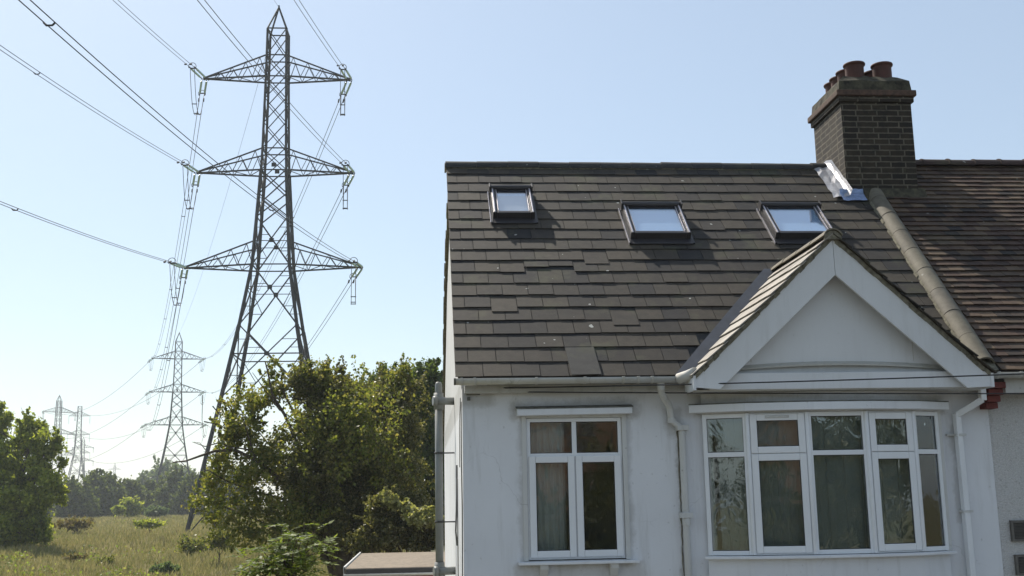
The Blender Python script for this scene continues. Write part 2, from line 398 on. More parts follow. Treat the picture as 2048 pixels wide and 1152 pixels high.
def limb(mb, a, b, r0, r1, wob=.08, n=6, seg=5):
    a, b = Vector(a), Vector(b); L = (b-a).length; pts = []; rs = []
    for i in range(seg+1):
        t = i/seg; p = a.lerp(b, t)
        if 0 < i < seg: p += Vector((random.uniform(-1, 1), random.uniform(-1, 1), random.uniform(-1, 1)))*wob*L
        p.z += math.sin(t*math.pi)*L*.06
        pts.append(p); rs.append(r0+(r1-r0)*t)
    mb.tube(pts, rs, n, False); return pts
def ground_z(x, y):
    t = min(1, max(0, (y-42)/58)); s = t*t*(3-2*t)
    return 1.3*s + (.12*math.sin(x*.13+y*.07)+.08*math.sin(x*.31-y*.11))*s

# ------------------------------------------------------------------ ground
def make_ground():
    xs = np.unique(np.concatenate([np.linspace(-1480, -120, 18), np.linspace(-120, 60, 91), np.linspace(60, 1480, 18)]))
    ys = np.unique(np.concatenate([np.linspace(-200, 38, 12), np.linspace(38, 130, 70), np.linspace(130, 400, 60), np.linspace(400, 1880, 20)]))
    V = [(x, y, ground_z(x, y)) for y in ys for x in xs]; nx = len(xs)
    Fs = [(j*nx+i, j*nx+i+1, (j+1)*nx+i+1, (j+1)*nx+i) for j in range(len(ys)-1) for i in range(nx-1)]
    t = NT('rough_meadow')
    n1 = t.noise(.045, 5, .6, t.mapv((1, 1, 1))); n2 = t.noise(.35, 6, .7); n3 = t.noise(4, 4, .7)
    c = t.ramp(n1, [(.35, (.08, .10, .028)), (.48, (.14, .13, .045)), (.56, (.17, .14, .06)), (.66, (.09, .12, .03))])
    c = t.mix(t.ramp(n2, [(.4, (0, 0, 0)), (.65, (1, 1, 1))]), c, (.16, .14, .06))
    c = t.mix(t.ramp(n2, [(.28, (1, 1, 1)), (.38, (0, 0, 0))]), c, (.075, .05, .03))
    c = t.mix(1., c, t.ramp(n3, [(.3, (.6, .6, .6)), (.7, (1.2, 1.2, 1.2))]), 'MULTIPLY')
    t.bump(n3, .8, .15)
    m = MB().add(V, Fs); o = bld(m, 'ground', t.fin(c, .95)); tag(o, kind='structure')
    p = MB().box((-3, -6, -.2), (30, 10.55, .004)); tag(bld(p, 'pavement', 'paving'), kind='structure')
    p = MB().box((-40, -15, -.2), (60, -6.01, -.09+.1)); tag(bld(p, 'road', 'tarmac'), kind='structure')
make_ground()

# ------------------------------------------------------------------ grass (nobody could count it)
def make_grass():
    n = 260000
    y = 50*np.exp(rng.random(n)*math.log(260/50.)); side = rng.random(n)
    x0 = -.56*y-2; x1 = np.where(y < 110, -.03*y+.5, -.18*y+16)
    x = x0+(x1-x0)*side
    # tussocks
    cx = np.round(x/(.012*y+.5))*(.012*y+.5); keep = rng.random(n) < .6
    x = np.where(keep, x, cx+rng.normal(size=n)*.25)
    t = np.clip((y-42)/58, 0, 1); s = t*t*(3-2*t)
    z = 1.3*s+(.12*np.sin(x*.13+y*.07)+.08*np.sin(x*.31-y*.11))*s-.02
    patch = .5+.5*np.sin(x*.21+1.3*np.sin(y*.13))*np.sin(y*.17+2*np.sin(x*.09))
    h = (.22+.45*patch)*(.5+rng.random(n)); wd = (.012+.00035*y)*(.6+.8*rng.random(n))
    a = rng.random(n)*2*math.pi; lean = rng.normal(size=(n, 2))*.28
    dx, dy = np.cos(a)*wd, np.sin(a)*wd
    P0 = np.stack([x-dx, y-dy, z], 1); P1 = np.stack([x+dx, y+dy, z], 1)
    P2 = np.stack([x+dx*.6+lean[:, 0]*h*.5, y+dy*.6+lean[:, 1]*h*.5, z+h*.6], 1)
    P3 = np.stack([x+lean[:, 0]*h, y+lean[:, 1]*h, z+h], 1)
    V = np.stack([P0, P1, P2, P3], 1).reshape(-1, 3)
    me = bpy.data.meshes.new('grass'); me.vertices.add(4*n); me.vertices.foreach_set('co', V.ravel())
    me.loops.add(4*n); me.loops.foreach_set('vertex_index', np.arange(4*n, dtype=np.int32))
    me.polygons.add(n); me.polygons.foreach_set('loop_start', np.arange(0, 4*n, 4, dtype=np.int32)); me.polygons.foreach_set('loop_total', np.full(n, 4, dtype=np.int32))
    me.update(calc_edges=True)
    t = NT('meadow_grass')
    f = t.math('ADD', t.math('MULTIPLY', t.island(), .30), t.math('MULTIPLY', t.noise(.20, 6, .7, t.mapv((1, .5, 1))), .85))
    c = t.ramp(f, [(.29, (.14, .075, .04)), (.37, (.21, .185, .06)), (.45, (.40, .33, .14)), (.53, (.18, .20, .05)), (.61, (.40, .34, .14)), (.70, (.20, .19, .06)), (.82, (.52, .43, .25))])
    t.fin(c, .7, 0, .3); tr = t.n.new('ShaderNodeBsdfTranslucent'); t.l(c, tr.inputs[0])
    ms = t.n.new('ShaderNodeMixShader'); ms.inputs[0].default_value = .4
    t.l(t.b.outputs[0], ms.inputs[1]); t.l(tr.outputs[0], ms.inputs[2]); t.l(ms.outputs[0], t.out.inputs[0])
    me.materials.append(t.m); o = bpy.data.objects.new('grass', me); COL.objects.link(o)
    tag(o, 'long dry grass and weeds covering the meadow below the pylons', 'grass', kind='stuff')
make_grass()
def make_weeds():
    pts = []; k = 0
    for _ in range(420):
        y = 54*math.exp(random.random()*math.log(3.6)); x = random.uniform(-.56*y-2, -.07*y)
        if math.sin(x*.17+2)*math.sin(y*.09+x*.05) < -.1: continue
        z = ground_z(x, y); h = random.uniform(.25, .8); q = int(random.uniform(12, 60))
        P_ = rng.normal(size=(q, 3))*np.array([.35*h+.1, .35*h+.1, .3*h])+np.array([x, y, z+h*.5]); pts.append(P_)
    pts = np.concatenate(pts); t = mat_leaf('weed_leaves', [(.10, .05, .03), (.13, .15, .035), (.20, .27, .06), (.30, .30, .12)], .5, .25)
    o = leaf_mesh('weeds', pts, 0, .11, t, None, 1.5); tag(o, 'scattered docks, thistles and brambles growing through the dry meadow grass', 'weeds', kind='stuff')
make_weeds()

# ================================================================== the white end-of-terrace house
XL, XR, YF, YB = .355, 5.47, 10.6, 20.5
PIT = R_(42); YE, ZE = 10.35, 5.283; YR = 13.76; ZR = ZE+(YR-YE)*math.tan(PIT)
UN = Vector((0, -math.sin(PIT), math.cos(PIT))); US = Vector((0, math.cos(PIT), math.sin(PIT)))
def roofp(x, v, n=0.): return Vector((x, YE, ZE))+US*v+UN*n
def vy(y): return (y-YE)/math.cos(PIT)
SL = (YR-YE)/math.cos(PIT)
house = thing('terraced_house', (XL, YF, 0), 'white rendered end of terrace house with grey tiled roof and front gable', 'house')

# wall with openings
def wall_house():
    m = MB(); T = .25; zt = 5.22
    ax0, ax1, az0, az1 = .945, 1.868, 3.615, 4.94
    bx0, bx1, bz0, bz1 = 2.70, 4.93, 3.60, 4.955
    for a, b in (((XL, YF, 0), (ax0, YF+T, zt)), ((ax0, YF, 0), (ax1, YF+T, az0)), ((ax0, YF, az1), (ax1, YF+T, zt)),
                 ((ax1, YF, 0), (bx0, YF+T, zt)), ((bx0, YF, bz1), (bx1, YF+T, zt)), ((bx1, YF, 0), (XR, YF+T, zt)), ((bx0, YF, 0), (bx1, YF+T, bz0-.35))):
        m.box(a, b)
    # gable end, with the slope of the roof
    m.prism([(XL, YF+T, 0), (XL, YB, 0), (XL, YB, 5.30), (XL, 17.2, 7.30), (XL, YR, ZR-.06), (XL, YF+T, 5.35)], (T, 0, 0))
    m.prism([(XR-.12, YF+T, 0), (XR-.12, YB, 0), (XR-.12, YB, 5.30), (XR-.12, 17.2, 7.30), (XR-.12, YR, ZR-.06), (XR-.12, YF+T, 5.35)], (.12, 0, 0))
    m.box((XL+T, YB-T, 0), (XR-.12, YB, 5.3))
    m.box((XL+T, YF+T, 2.6), (XR-.12, YB-T, 2.8)); m.box((XL+T, YF+T, 5.16), (XR-.12, YB-T, 5.22))
    m.box((XL+T, 13.6, 2.8), (XR-.12, 13.7, 5.16))
    return bld(m, 'wall', 'render', house)
wall = wall_house()
bld(MB().box((XL+.02, 10.50, 5.16), (2.55, YF-.002, 5.235)), 'soffit_board', 'grubby', house, .004)

# main roof ------------------------------------------------------------
def tile_box(m, x0, x1, v0, v1, n0, n1, th, rot=0., P=roofp):
    xc = (x0+x1)/2
    def q(x, v, n):
        dx, dv = x-xc, v-v0; return P(xc+dx*math.cos(rot)-dv*math.sin(rot), v0+dv*math.cos(rot)+dx*math.sin(rot), n)
    m.hexa([q(x0, v0, n0), q(x1, v0, n0), q(x1, v1, n1), q(x0, v1, n1), q(x0, v0, n0+th), q(x1, v0, n0+th), q(x1, v1, n1+th*.6), q(x0, v1, n1+th*.6)])
def roof_main():
    m = MB(); g = SL/19.2; W = .267
    slipped = {(13, 3): -.11, (6, 3): -.07, (8, 8): -.0, (4, 6): -.09, (9, 6): -.08, (9, 10): .0, (7, 2): .0, (11, 4): -.05, (8, 4): .045, (8, 5): .05}
    slipped = {(8, 4): .12, (8, 3): .10, (9, 6): -.09, (5, 2): -.085, (4, 6): -.11, (12, 11): -.03}
    for i in range(20):
        v0 = i*g; off = (i % 2)*.5*W; k = -1
        row_l = random.uniform(-.003, .003)
        x = XL-.075-off*1.0
        lift0 = random.uniform(0, .004)
        while x < 5.60:
            k += 1; x0, x1 = x, x+W-.0065; x += W
            xa, xb = max(x0, XL-.07), min(x1, 5.50+ v0*.03)
            if xb-xa < .02: continue
            yv = YE+v0*math.cos(PIT)
            if 2.62 < (xa+xb)/2 < 5.12 and yv < 10.75: continue
            sl = slipped.get((i, k), 0) + row_l + random.uniform(-.0035, .0035)+.004*math.sin(x*2.1+i)
            if random.random() < .03: sl -= random.uniform(.005, .015)
            th = .0065; lf = .0085+lift0*.6+random.uniform(0, .0055)
            v1 = min(v0+g+.06, SL+.0)
            if i == 0 and 3 <= k <= 3: pass
            tile_box(m, xa, xb, v0+sl, v1+sl, lf, .002, th, random.uniform(-.004, .004))
    o = bld(m, 'roof', 'tile', house)
    # the odd long replacement slate by the gutter
    a = MB(); tile_box(a, 1.36, 1.64, -.01, .52, .034, .012, .007, .02); bld(a, 'replacement_slate', 'ridge', o, 0, 'large smooth dark replacement slate by the gutter')
    u = MB(); u.hexa([roofp(XL-.03, 0, -.05), roofp(5.5, 0, -.05), roofp(5.5, SL, -.05), roofp(XL-.03, SL, -.05), roofp(XL-.03, 0, -.0), roofp(5.5, 0, -.0), roofp(5.5, SL, .0), roofp(XL-.03, SL, .0)])
    # rear slope
    RP = [(YR, ZR), (17.2, 7.42), (20.62, 5.36)]
    for (ya, za), (yb, zb) in zip(RP, RP[1:]): u.prism([(XL-.02, ya, za), (XL-.02, yb, zb), (XL-.02, yb, zb-.05), (XL-.02, ya, za-.05)], (5.2, 0, 0))
    bld(u, 'underlay', 'under', o)
    r = MB(); yy = YR; k = 0
    vb = 0
    for (ya, za), (yb, zb) in zip(RP, RP[1:]):      # rear verge tiles seen edge-on from the front left
        Lr = math.hypot(yb-ya, zb-za); k = int(Lr/.25); cy, cz = (yb-ya)/k, (zb-za)/k
        for i in range(k):
            y0, z0, y1, z1 = ya+cy*i, za+cz*i, ya+cy*(i+1), za+cz*(i+1); j = random.uniform(-.008, .008)
            r.hexa([(XL-.045+j, y0, z0-.05), (XL+.6, y0, z0-.05), (XL+.6, y1, z1-.06), (XL-.045+j, y1, z1-.06), (XL-.045+j, y0, z0+.03), (XL+.6, y0, z0+.03), (XL+.6, y1, z1+.012), (XL-.045+j, y1, z1+.012)])
    bld(r, 'verge', 'mortar', o)
    # mortar verge under the tile ends of the front slope
    mv = MB(); v = 0
    while v < SL-.05:
        d = random.uniform(-.008, .008)
        mv.hexa([roofp(XL-.045+d, v, -.045), roofp(XL+.02, v, -.045), roofp(XL+.02, v+.12, -.045), roofp(XL-.045-d, v+.12, -.045), roofp(XL-.045+d, v, -.003), roofp(XL+.02, v, -.003), roofp(XL+.02, v+.12, -.003), roofp(XL-.045-d, v+.12, -.003)]); v += .12
    bld(mv, 'verge_mortar', 'mortar', o)
    return o
roof = roof_main()
def half_round(m, a, b, up, r0, r1, n=10, th=.012, span=math.pi):
    a, b, up = Vector(a), Vector(b), Vector(up).normalized(); d = (b-a).normalized(); s = d.cross(up).normalized(); up = s.cross(d)
    vs = []
    for p, r in ((a, r0), (b, r1)):
        for rr in (r, r-th):
            for j in range(n+1):
                t = -span/2+span*j/n; vs.append(p+up*math.cos(t)*rr+s*math.sin(t)*rr)
    k = n+1; fs = []
    for j in range(n):
        fs += [(j, j+1, 2*k+j+1, 2*k+j), (k+j, 3*k+j, 3*k+j+1, k+j+1), (j, k+j, k+j+1, j+1), (2*k+j, 2*k+j+1, 3*k+j+1, 3*k+j)]
    fs += [(0, 2*k, 3*k, k), (n, k+n, 3*k+n, 2*k+n)]
    m.add(vs, fs, False)
def ridges():
    m = MB(); x = XL-.08
    while x < 5.15:
        j = random.uniform(-.006, .006); L = .395
        half_round(m, (x, YR, ZR-.07+j), (min(x+L-.006, 5.2), YR, ZR-.07+j+random.uniform(-.003, .003)), (0, 0, 1), .115, .112, 10, .016, math.pi*.95); x += L
    bld(m, 'ridge_tile', 'ridge', roof)
    c = MB(); c.prism([(XL-.09, YR+math.cos(t)*.1, ZR-.075+math.sin(t)*.1) for t in [math.pi*k/8 for k in range(9)]], (.02, 0, 0)); bld(c, 'ridge_end', 'mortar', roof)
    bld(MB().box((XL-.05, YR-.10, ZR-.115), (5.2, YR+.10, ZR-.03)), 'ridge_mortar', 'mortar', roof)
    m = MB(); v = .10
    while v < vy(13.10):
        xa = 5.372+.052*v; L = .43; n_ = .012+random.uniform(-.0015, .0015)
        half_round(m, roofp(xa, v, n_), roofp(xa+.052*L, min(v+L-.004, vy(13.14)), n_-.002), UN, .106, .105, 18, .018, math.pi*.9); v += L
    bld(m, 'party_ridge_tile', 'party', roof)
    mm = MB(); v = 0
    while v < vy(13.1):
        w_ = random.uniform(.104, .124); xa = 5.372+.052*v
        mm.hexa([roofp(xa-w_, v, -.0), roofp(xa+w_-.01, v, 0), roofp(xa+w_-.01, v+.09, 0), roofp(xa-w_, v+.09, 0), roofp(xa-w_+.015, v, .042), roofp(xa+w_-.02, v, .042), roofp(xa+w_-.02, v+.09, .042), roofp(xa-w_+.015, v+.09, .042)]); v += .088
    bld(mm, 'bedding_mortar', 'mortar', roof)
ridges()

# roof windows ---------------------------------------------------------
def roof_window(x0, x1, y0, y1, label, curtain):
    v0, v1 = vy(y0), vy(y1); h = .115; fw = .050
    f = MB()
    def rb(m, xa, xb, va, vb, na, nb): m.hexa([roofp(xa, va, na), roofp(xb, va, na), roofp(xb, vb, na), roofp(xa, vb, na), roofp(xa, va, nb), roofp(xb, va, nb), roofp(xb, vb, nb), roofp(xa, vb, nb)])
    rb(f, x0, x0+fw, v0, v1, 0, h); rb(f, x1-fw, x1, v0, v1, 0, h)
    rb(f, x0+fw, x1-fw, v0, v0+fw*.8, 0, h-.004); rb(f, x0+fw, x1-fw, v1-fw, v1, 0, h-.004)
    o = bld(f, 'roof_window', 'alu', house, .006, label)
    # inner sash
    s = MB(); i = fw+.004; sw = .016
    rb(s, x0+i, x0+i+sw, v0+i, v1-i, .03, h-.012); rb(s, x1-i-sw, x1-i, v0+i, v1-i, .03, h-.012)
    rb(s, x0+i+sw, x1-i-sw, v0+i, v0+i+sw, .03, h-.016); rb(s, x0+i+sw, x1-i-sw, v1-i-sw, v1-i, .03, h-.016)
    bld(s, 'sash', 'alu', o, .003)
    # bright cover strips along the sides
    c = MB()
    for xa in (x0+.012, x1-.03): rb(c, xa, xa+.014, v0+.0, v1, h-.001, h+.010)
    for xa in (x0+i+.004, x1-i-.012): rb(c, xa, xa+.008, v0+i, v1-i, h-.014, h-.004)
    bld(c, 'cover_strip', 'alu_light', o, .002)
    # hood at the head
    hd = MB(); pts = [roofp(x0-.01, v1-.03, h+.022), roofp(x1+.01, v1-.03, h+.022)]
    hd.tube([roofp(x0-.012, v1-.025, h+.004), roofp(x1+.012, v1-.025, h+.004)], .030, 12)
    rb(hd, x0-.018, x0-.004, v1-.085, v1+.02, h-.06, h+.045); rb(hd, x1+.004, x1+.018, v1-.085, v1+.02, h-.06, h+.045)
    bld(hd, 'hood', 'alu', o, .002)
    p = MB(); rb(p, x0+i+sw-.004, x1-i-sw+.004, v0+i+sw-.004, v1-i-sw+.004, h-.022, h-.016); bld(p, 'pane', 'pane_roof', o)
    b = MB(); rb(b, x0+i+.01, x1-i-.01, v0+i+.01, (v1-i-.01) if not curtain else (v0+(v1-v0)*.74), h-.040, h-.036)
    bld(b, 'blind', 'blind_blue' if not curtain else 'curtain', o)
    if curtain: b2 = MB(); rb(b2, x0+i+.01, x1-i-.01, v0+i+.01, v1-i-.01, h-.056, h-.052); bld(b2, 'blind_lining', 'blind_blue', o)
    # apron flashing below and side gutter
    a = MB(); rb(a, x0-.01, x1+.01, v0-.11, v0, .024, .034); rb(a, x0-.03, x0-.002, v0-.10, v1+.02, .02, .040); rb(a, x1+.002, x1+.03, v0-.10, v1+.02, .02, .036)
    bld(a, 'flashing', 'alu', o, .002)
    e = MB(); rb(e, x0-.035, x0-.028, v0-.11, v1+.01, .02, .048); bld(e, 'flashing_edge', 'alu_light', o)
roof_window(.80, 1.285, 12.64, 13.13, 'upright roof window near the verge with a drawn curtain behind its glass', True)
roof_window(2.33, 3.02, 12.28, 12.81, 'middle roof window with pale blue blind', False)
roof_window(4.00, 4.70, 12.28, 12.81, 'roof window directly behind the gable peak', False)

# front gable ----------------------------------------------------------
GX, GZ = 3.846, 6.585; GL = (2.445, 5.245); GR = (5.30, 5.245)
def gable():
    panel = MB().prism([(2.62, 10.285, 5.144), (5.10, 10.285, 5.144), (5.10, 10.285, 5.28), (GX, 10.285, 6.44), (2.62, 10.285, 5.28)], (0, .06, 0))
    g = bld(panel, 'gable', 'paint', house)
    def board(outer, inner_off):
        pass
    yb, th = 10.145, -.03
    L = MB().prism([(2.462, yb, 5.155), (2.70, yb, 5.135), (3.856, yb, 6.20), (3.852, yb, 6.565), (2.462, yb, 5.268)], (0, th, 0))
    bld(L, 'bargeboard', 'paint', g, .003)
    Rr = MB().prism([(5.285, yb, 5.135), (5.285, yb, 5.268), (3.856, yb, 6.565), (3.860, yb, 6.20), (5.045, yb, 5.125)], (0, th+.0015, 0))
    bld(Rr, 'bargeboard', 'paint', g, .003)
    # short returns at the feet of the boards
    for xa, xb in ((2.448, 2.475), (5.272, 5.30)): bld(MB().box((xa, 10.10, 5.128), (xb, 10.45, 5.262)), 'board_return', 'paint', g, .003)
    bld(MB().box((2.62, 10.19, 5.138), (5.11, 10.215, 5.29)), 'tie_board', 'paint', g, .004)
    bld(MB().box((2.5, 10.215, 5.128), (5.27, 10.6, 5.142)), 'soffit', 'grubby', g)
    # soffit boards under the two slopes
    s = MB()
    for sx, ex in ((-1, 2.50), (1, 5.25)):
        s.prism([(GX, 10.148, 6.47), (ex, 10.148, 5.20), (ex, 10.148, 5.18), (GX, 10.148, 6.45)], (0, .25, 0))
    bld(s, 'sloping_soffit', 'paint', g)
    # curved flashing strip across the panel
    c = MB(); n = 14
    for i in range(n):
        xa, xb = 2.66+2.40*i/n, 2.66+2.40*(i+1)/n
        za, zb = [5.335+.06*(1-((x-3.86)/1.2)**2) for x in (xa, xb)]
        ya, yb_ = [10.280-.045*(1-((x-3.86)/1.25)**2) for x in (xa, xb)]
        c.hexa([(xa, ya, za-.035), (xb, yb_, zb-.035), (xb, 10.2835, zb-.035), (xa, 10.2835, za-.035), (xa, ya, za-.02), (xb, yb_, zb-.02), (xb, 10.2835, zb+.01), (xa, 10.2835, za+.01)])
    bld(c, 'bay_top_flashing', 'grubby', g)
    # joints of the panel: thin cover beads
    b = MB()
    for x, zt in ((3.05, 5.75), (4.62, 5.76)): b.box((x, 10.282, 5.40), (x+.004, 10.2845, zt))
    bld(b, 'panel_joint', 'grubby', g)
    # tiled slopes, the left one coloured paler as if sunlit
    for side, (ex, ez), mt in ((-1, GL, 'tile_sunlit'), (1, GR, 'tile')):
        U = Vector((ex-GX, 0, ez-GZ)); Ls = U.length; U.normalize(); Nn = Vector((-U.z, 0, U.x)) if side > 0 else Vector((U.z, 0, -U.x))
        if Nn.z < 0: Nn = -Nn
        m = MB(); k = 9; gg = Ls/k
        for i in range(k):       # i=0 lowest course
            s0 = Ls-i*gg; s1 = s0-gg-.05
            y = 10.07-(i % 2)*.13; zz = (Vector((GX, 0, GZ))+U*s0).z
            yend = YE+(zz+gg-ZE)/math.tan(PIT)+.12
            while y < yend:
                y0 = max(y, 10.07+random.uniform(-.008, .006)); y1 = y+.262
                if y1-y0 > .03:
                    j = random.uniform(0, .004); d = random.uniform(-.006, .006)
                    A = lambda yy, ss, nn: Vector((GX, yy, GZ))+U*(ss+d)+Nn*nn
                    m.hexa([A(y0, s0, .016+j), A(y1, s0, .016+j), A(y1, max(s1, .0), .0), A(y0, max(s1, 0.), .0), A(y0, s0, .027+j), A(y1, s0, .027+j), A(y1, max(s1, 0), .008), A(y0, max(s1, 0), .008)])
                y += .265
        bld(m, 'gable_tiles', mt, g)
        # mortar line under the tile edge
        mm = MB(); q = 0
        while q < Ls-.02:
            t0 = Vector((GX, 0, GZ))+U*q; t1 = Vector((GX, 0, GZ))+U*min(q+.07, Ls); j = random.uniform(0, .014)
            for_ = [(t0.x, 10.10+j, t0.z), (t1.x, 10.10+j, t1.z), (t1.x, 10.2, t1.z), (t0.x, 10.2, t0.z)]
            lo = [Vector(p)-Nn*(.028+j) for p in for_]; hi = [Vector(p)+Nn*.004 for p in for_]
            mm.hexa(lo+hi); q += .07
        bld(mm, 'verge_mortar', 'mortar', g)
    # ridge tiles of the gable
    m = MB(); y = 10.06; 
    while y < 11.85:
        half_round(m, (GX, y, GZ-.045+random.uniform(-.004, .004)), (GX, y+.42, GZ-.045), (0, 0, 1), .10, .095, 8, .014, math.pi*.8); y += .425
    bld(m, 'gable_ridge', 'party', g)
    m = MB(); m.prism([(GX+math.cos(t)*.085, 10.075, GZ-.05+math.sin(t)*.085) for t in [math.pi*k/8 for k in range(9)]], (0, .02, 0)); bld(m, 'ridge_end', 'mortar', g)
    # lead valley on the left
    v = MB()
    def val(z, off, n): 
        x = GX-(GZ-z)*(GX-GL[0])/(GZ-GL[1]); y = YE+(z-ZE)/math.tan(PIT); 
        p = Vector((x+off, y, z)); return p+UN*n
    zs = [5.27+i*(6.57-5.27)/6 for i in range(7)]
    for i in range(6):
        a, b_ = zs[i], zs[i+1]
        v.hexa([val(a, -.14, .026), val(a, .12, .026), val(b_, .12, .026), val(b_, -.14, .026), val(a, -.14, .034), val(a, .12, .034), val(b_, .12, .034), val(b_, -.14, .034)])
    bld(v, 'lead_valley', 'lead', g)
    v = MB()
    for i in range(6):
        a, b_ = zs[i], zs[i+1]
        def vr(z, off, n):
            x = GX+(GZ-z)*(GR[0]-GX)/(GZ-GR[1]); y = YE+(z-ZE)/math.tan(PIT); return Vector((x+off, y, z))+UN*n
        v.hexa([vr(a, -.12, .026), vr(a, .06, .026), vr(b_, .06, .026), vr(b_, -.12, .026), vr(a, -.12, .034), vr(a, .06, .034), vr(b_, .06, .034), vr(b_, -.12, .034)])
    bld(v, 'lead_valley', 'lead', g)
    return g
gable()

# windows --------------------------------------------------------------
def facet(A, B):
    """frame of a wall facet: u runs from A to B, w points outwards"""
    A, B = Vector((A[0], A[1], 0)), Vector((B[0], B[1], 0)); u = (B-A).normalized(); out = Vector((u.y, -u.x, 0))
    return A, u, out, (B-A).length
def fb(m, fr, u0, u1, z0, z1, w0, w1):
    A, u, o, L = fr
    q = lambda a, z, w_: A+u*a+o*w_+Vector((0, 0, z))
    m.hexa([q(u0, z0, w1), q(u1, z0, w1), q(u1, z0, w0), q(u0, z0, w0), q(u0, z1, w1), q(u1, z1, w1), q(u1, z1, w0), q(u0, z1, w0)])
def ring(m, fr, u0, u1, z0, z1, t, w0, w1):
    fb(m, fr, u0, u0+t, z0, z1, w0, w1); fb(m, fr, u1-t, u1, z0, z1, w0, w1)
    fb(m, fr, u0+t, u1-t, z0, z0+t, w0, w1-.0015); fb(m, fr, u0+t, u1-t, z1-t, z1, w0, w1-.0015)
def pane(fr, u0, u1, z0, z1, w_, parent):
    m = MB(); fb(m, fr, u0, u1, z0, z1, w_-.006, w_); bld(m, 'pane', 'pane', parent)
    s = MB(); t = .006
    ring(s, fr, u0, u1, z0, z1, t, w_, w_+.004); bld(s, 'glazing_seal', 'seal', parent)
def window_left():
    x0, x1, z0, z1, zt = .955, 1.858, 3.625, 4.925, 4.575
    fr = facet((x0, 10.64), (x1, 10.64)); L = x1-x0
    m = MB(); ring(m, fr, 0, L, z0, z1, .035, -.05, .03)
    fb(m, fr, .035, L-.035, zt-.02, zt+.022, -.05, .028); fb(m, fr, L/2-.022, L/2+.022, z0+.035, z1-.035, -.05, .027)
    o = bld(m, 'window', 'upvc', house, .004, 'two light casement window with two orange tinted upper reflections left of the downpipe')
    o['label'] = 'square white casement window with two tall opening lights and two small top lights'
    for u0, u1 in ((.018, L/2-.006), (L/2+.006, L-.018)):
        s = MB(); ring(s, fr, u0, u1, z0+.018, zt-.004, .062, .029, .050); so = bld(s, 'sash', 'upvc', o, .006)
        pane(fr, u0+.062, u1-.062, z0+.08, zt-.066, .036, o)
    for u0, u1 in ((.035, L/2-.022), (L/2+.022, L-.035)): pane(fr, u0, u1, zt+.022, z1-.035, .010, o)
    # sealant and reveal trim
    t = MB(); t.box((x0-.045, 10.585, z0-.01), (x0-.002, 10.66, z1+.02)); t.box((x1+.002, 10.585, z0-.01), (x1+.045, 10.66, z1+.02)); t.box((x0-.045, 10.590, z1+.002), (x1+.045, 10.66, z1+.035))
    bld(t, 'reveal', 'grubby', o, .003)
    h = MB(); h.hexa([(.865, 10.50, 4.945), (1.95, 10.50, 4.955), (1.95, 10.598, 4.955), (.865, 10.598, 4.945), (.865, 10.50, 5.005), (1.95, 10.50, 5.012), (1.95, 10.598, 5.035), (.865, 10.598, 5.028)])
    bld(h, 'window_hood', 'paint', o, .004)
    h = MB(); h.hexa([(.855, 10.495, 5.006), (1.96, 10.495, 5.013), (1.96, 10.598, 5.038), (.855, 10.598, 5.031), (.855, 10.495, 5.014), (1.96, 10.495, 5.021), (1.96, 10.598, 5.046), (.855, 10.598, 5.039)])
    bld(h, 'hood_capping', 'hoodtop', o)
    s = MB(); s.box((.855, 10.49, 3.585), (1.965, 10.66, 3.61)); bld(s, 'sill', 'paint', o, .004)
    for x in (1.05, 1.70):
        b = MB(); b.prism([(x, 10.598, 3.584), (x, 10.51, 3.584), (x, 10.515, 3.545), (x, 10.57, 3.47), (x, 10.598, 3.46)], (.075, 0, 0)); bld(b, 'sill_bracket', 'grubby', o, .004)
    c = MB(); n = 30      # net curtain behind the left light
    for i in range(n):
        xa = .97+.36*i/n; xb = .97+.36*(i+1)/n; ya, yb = 10.76+.012*math.sin(i*1.3), 10.76+.012*math.sin((i+1)*1.3)
        c.add([(xa, ya, 3.6), (xb, yb, 3.6), (xb, yb, 4.93), (xa, ya, 4.93)], [(0, 1, 2, 3)])
    bld(c, 'curtain', 'curtain', o)
window_left()
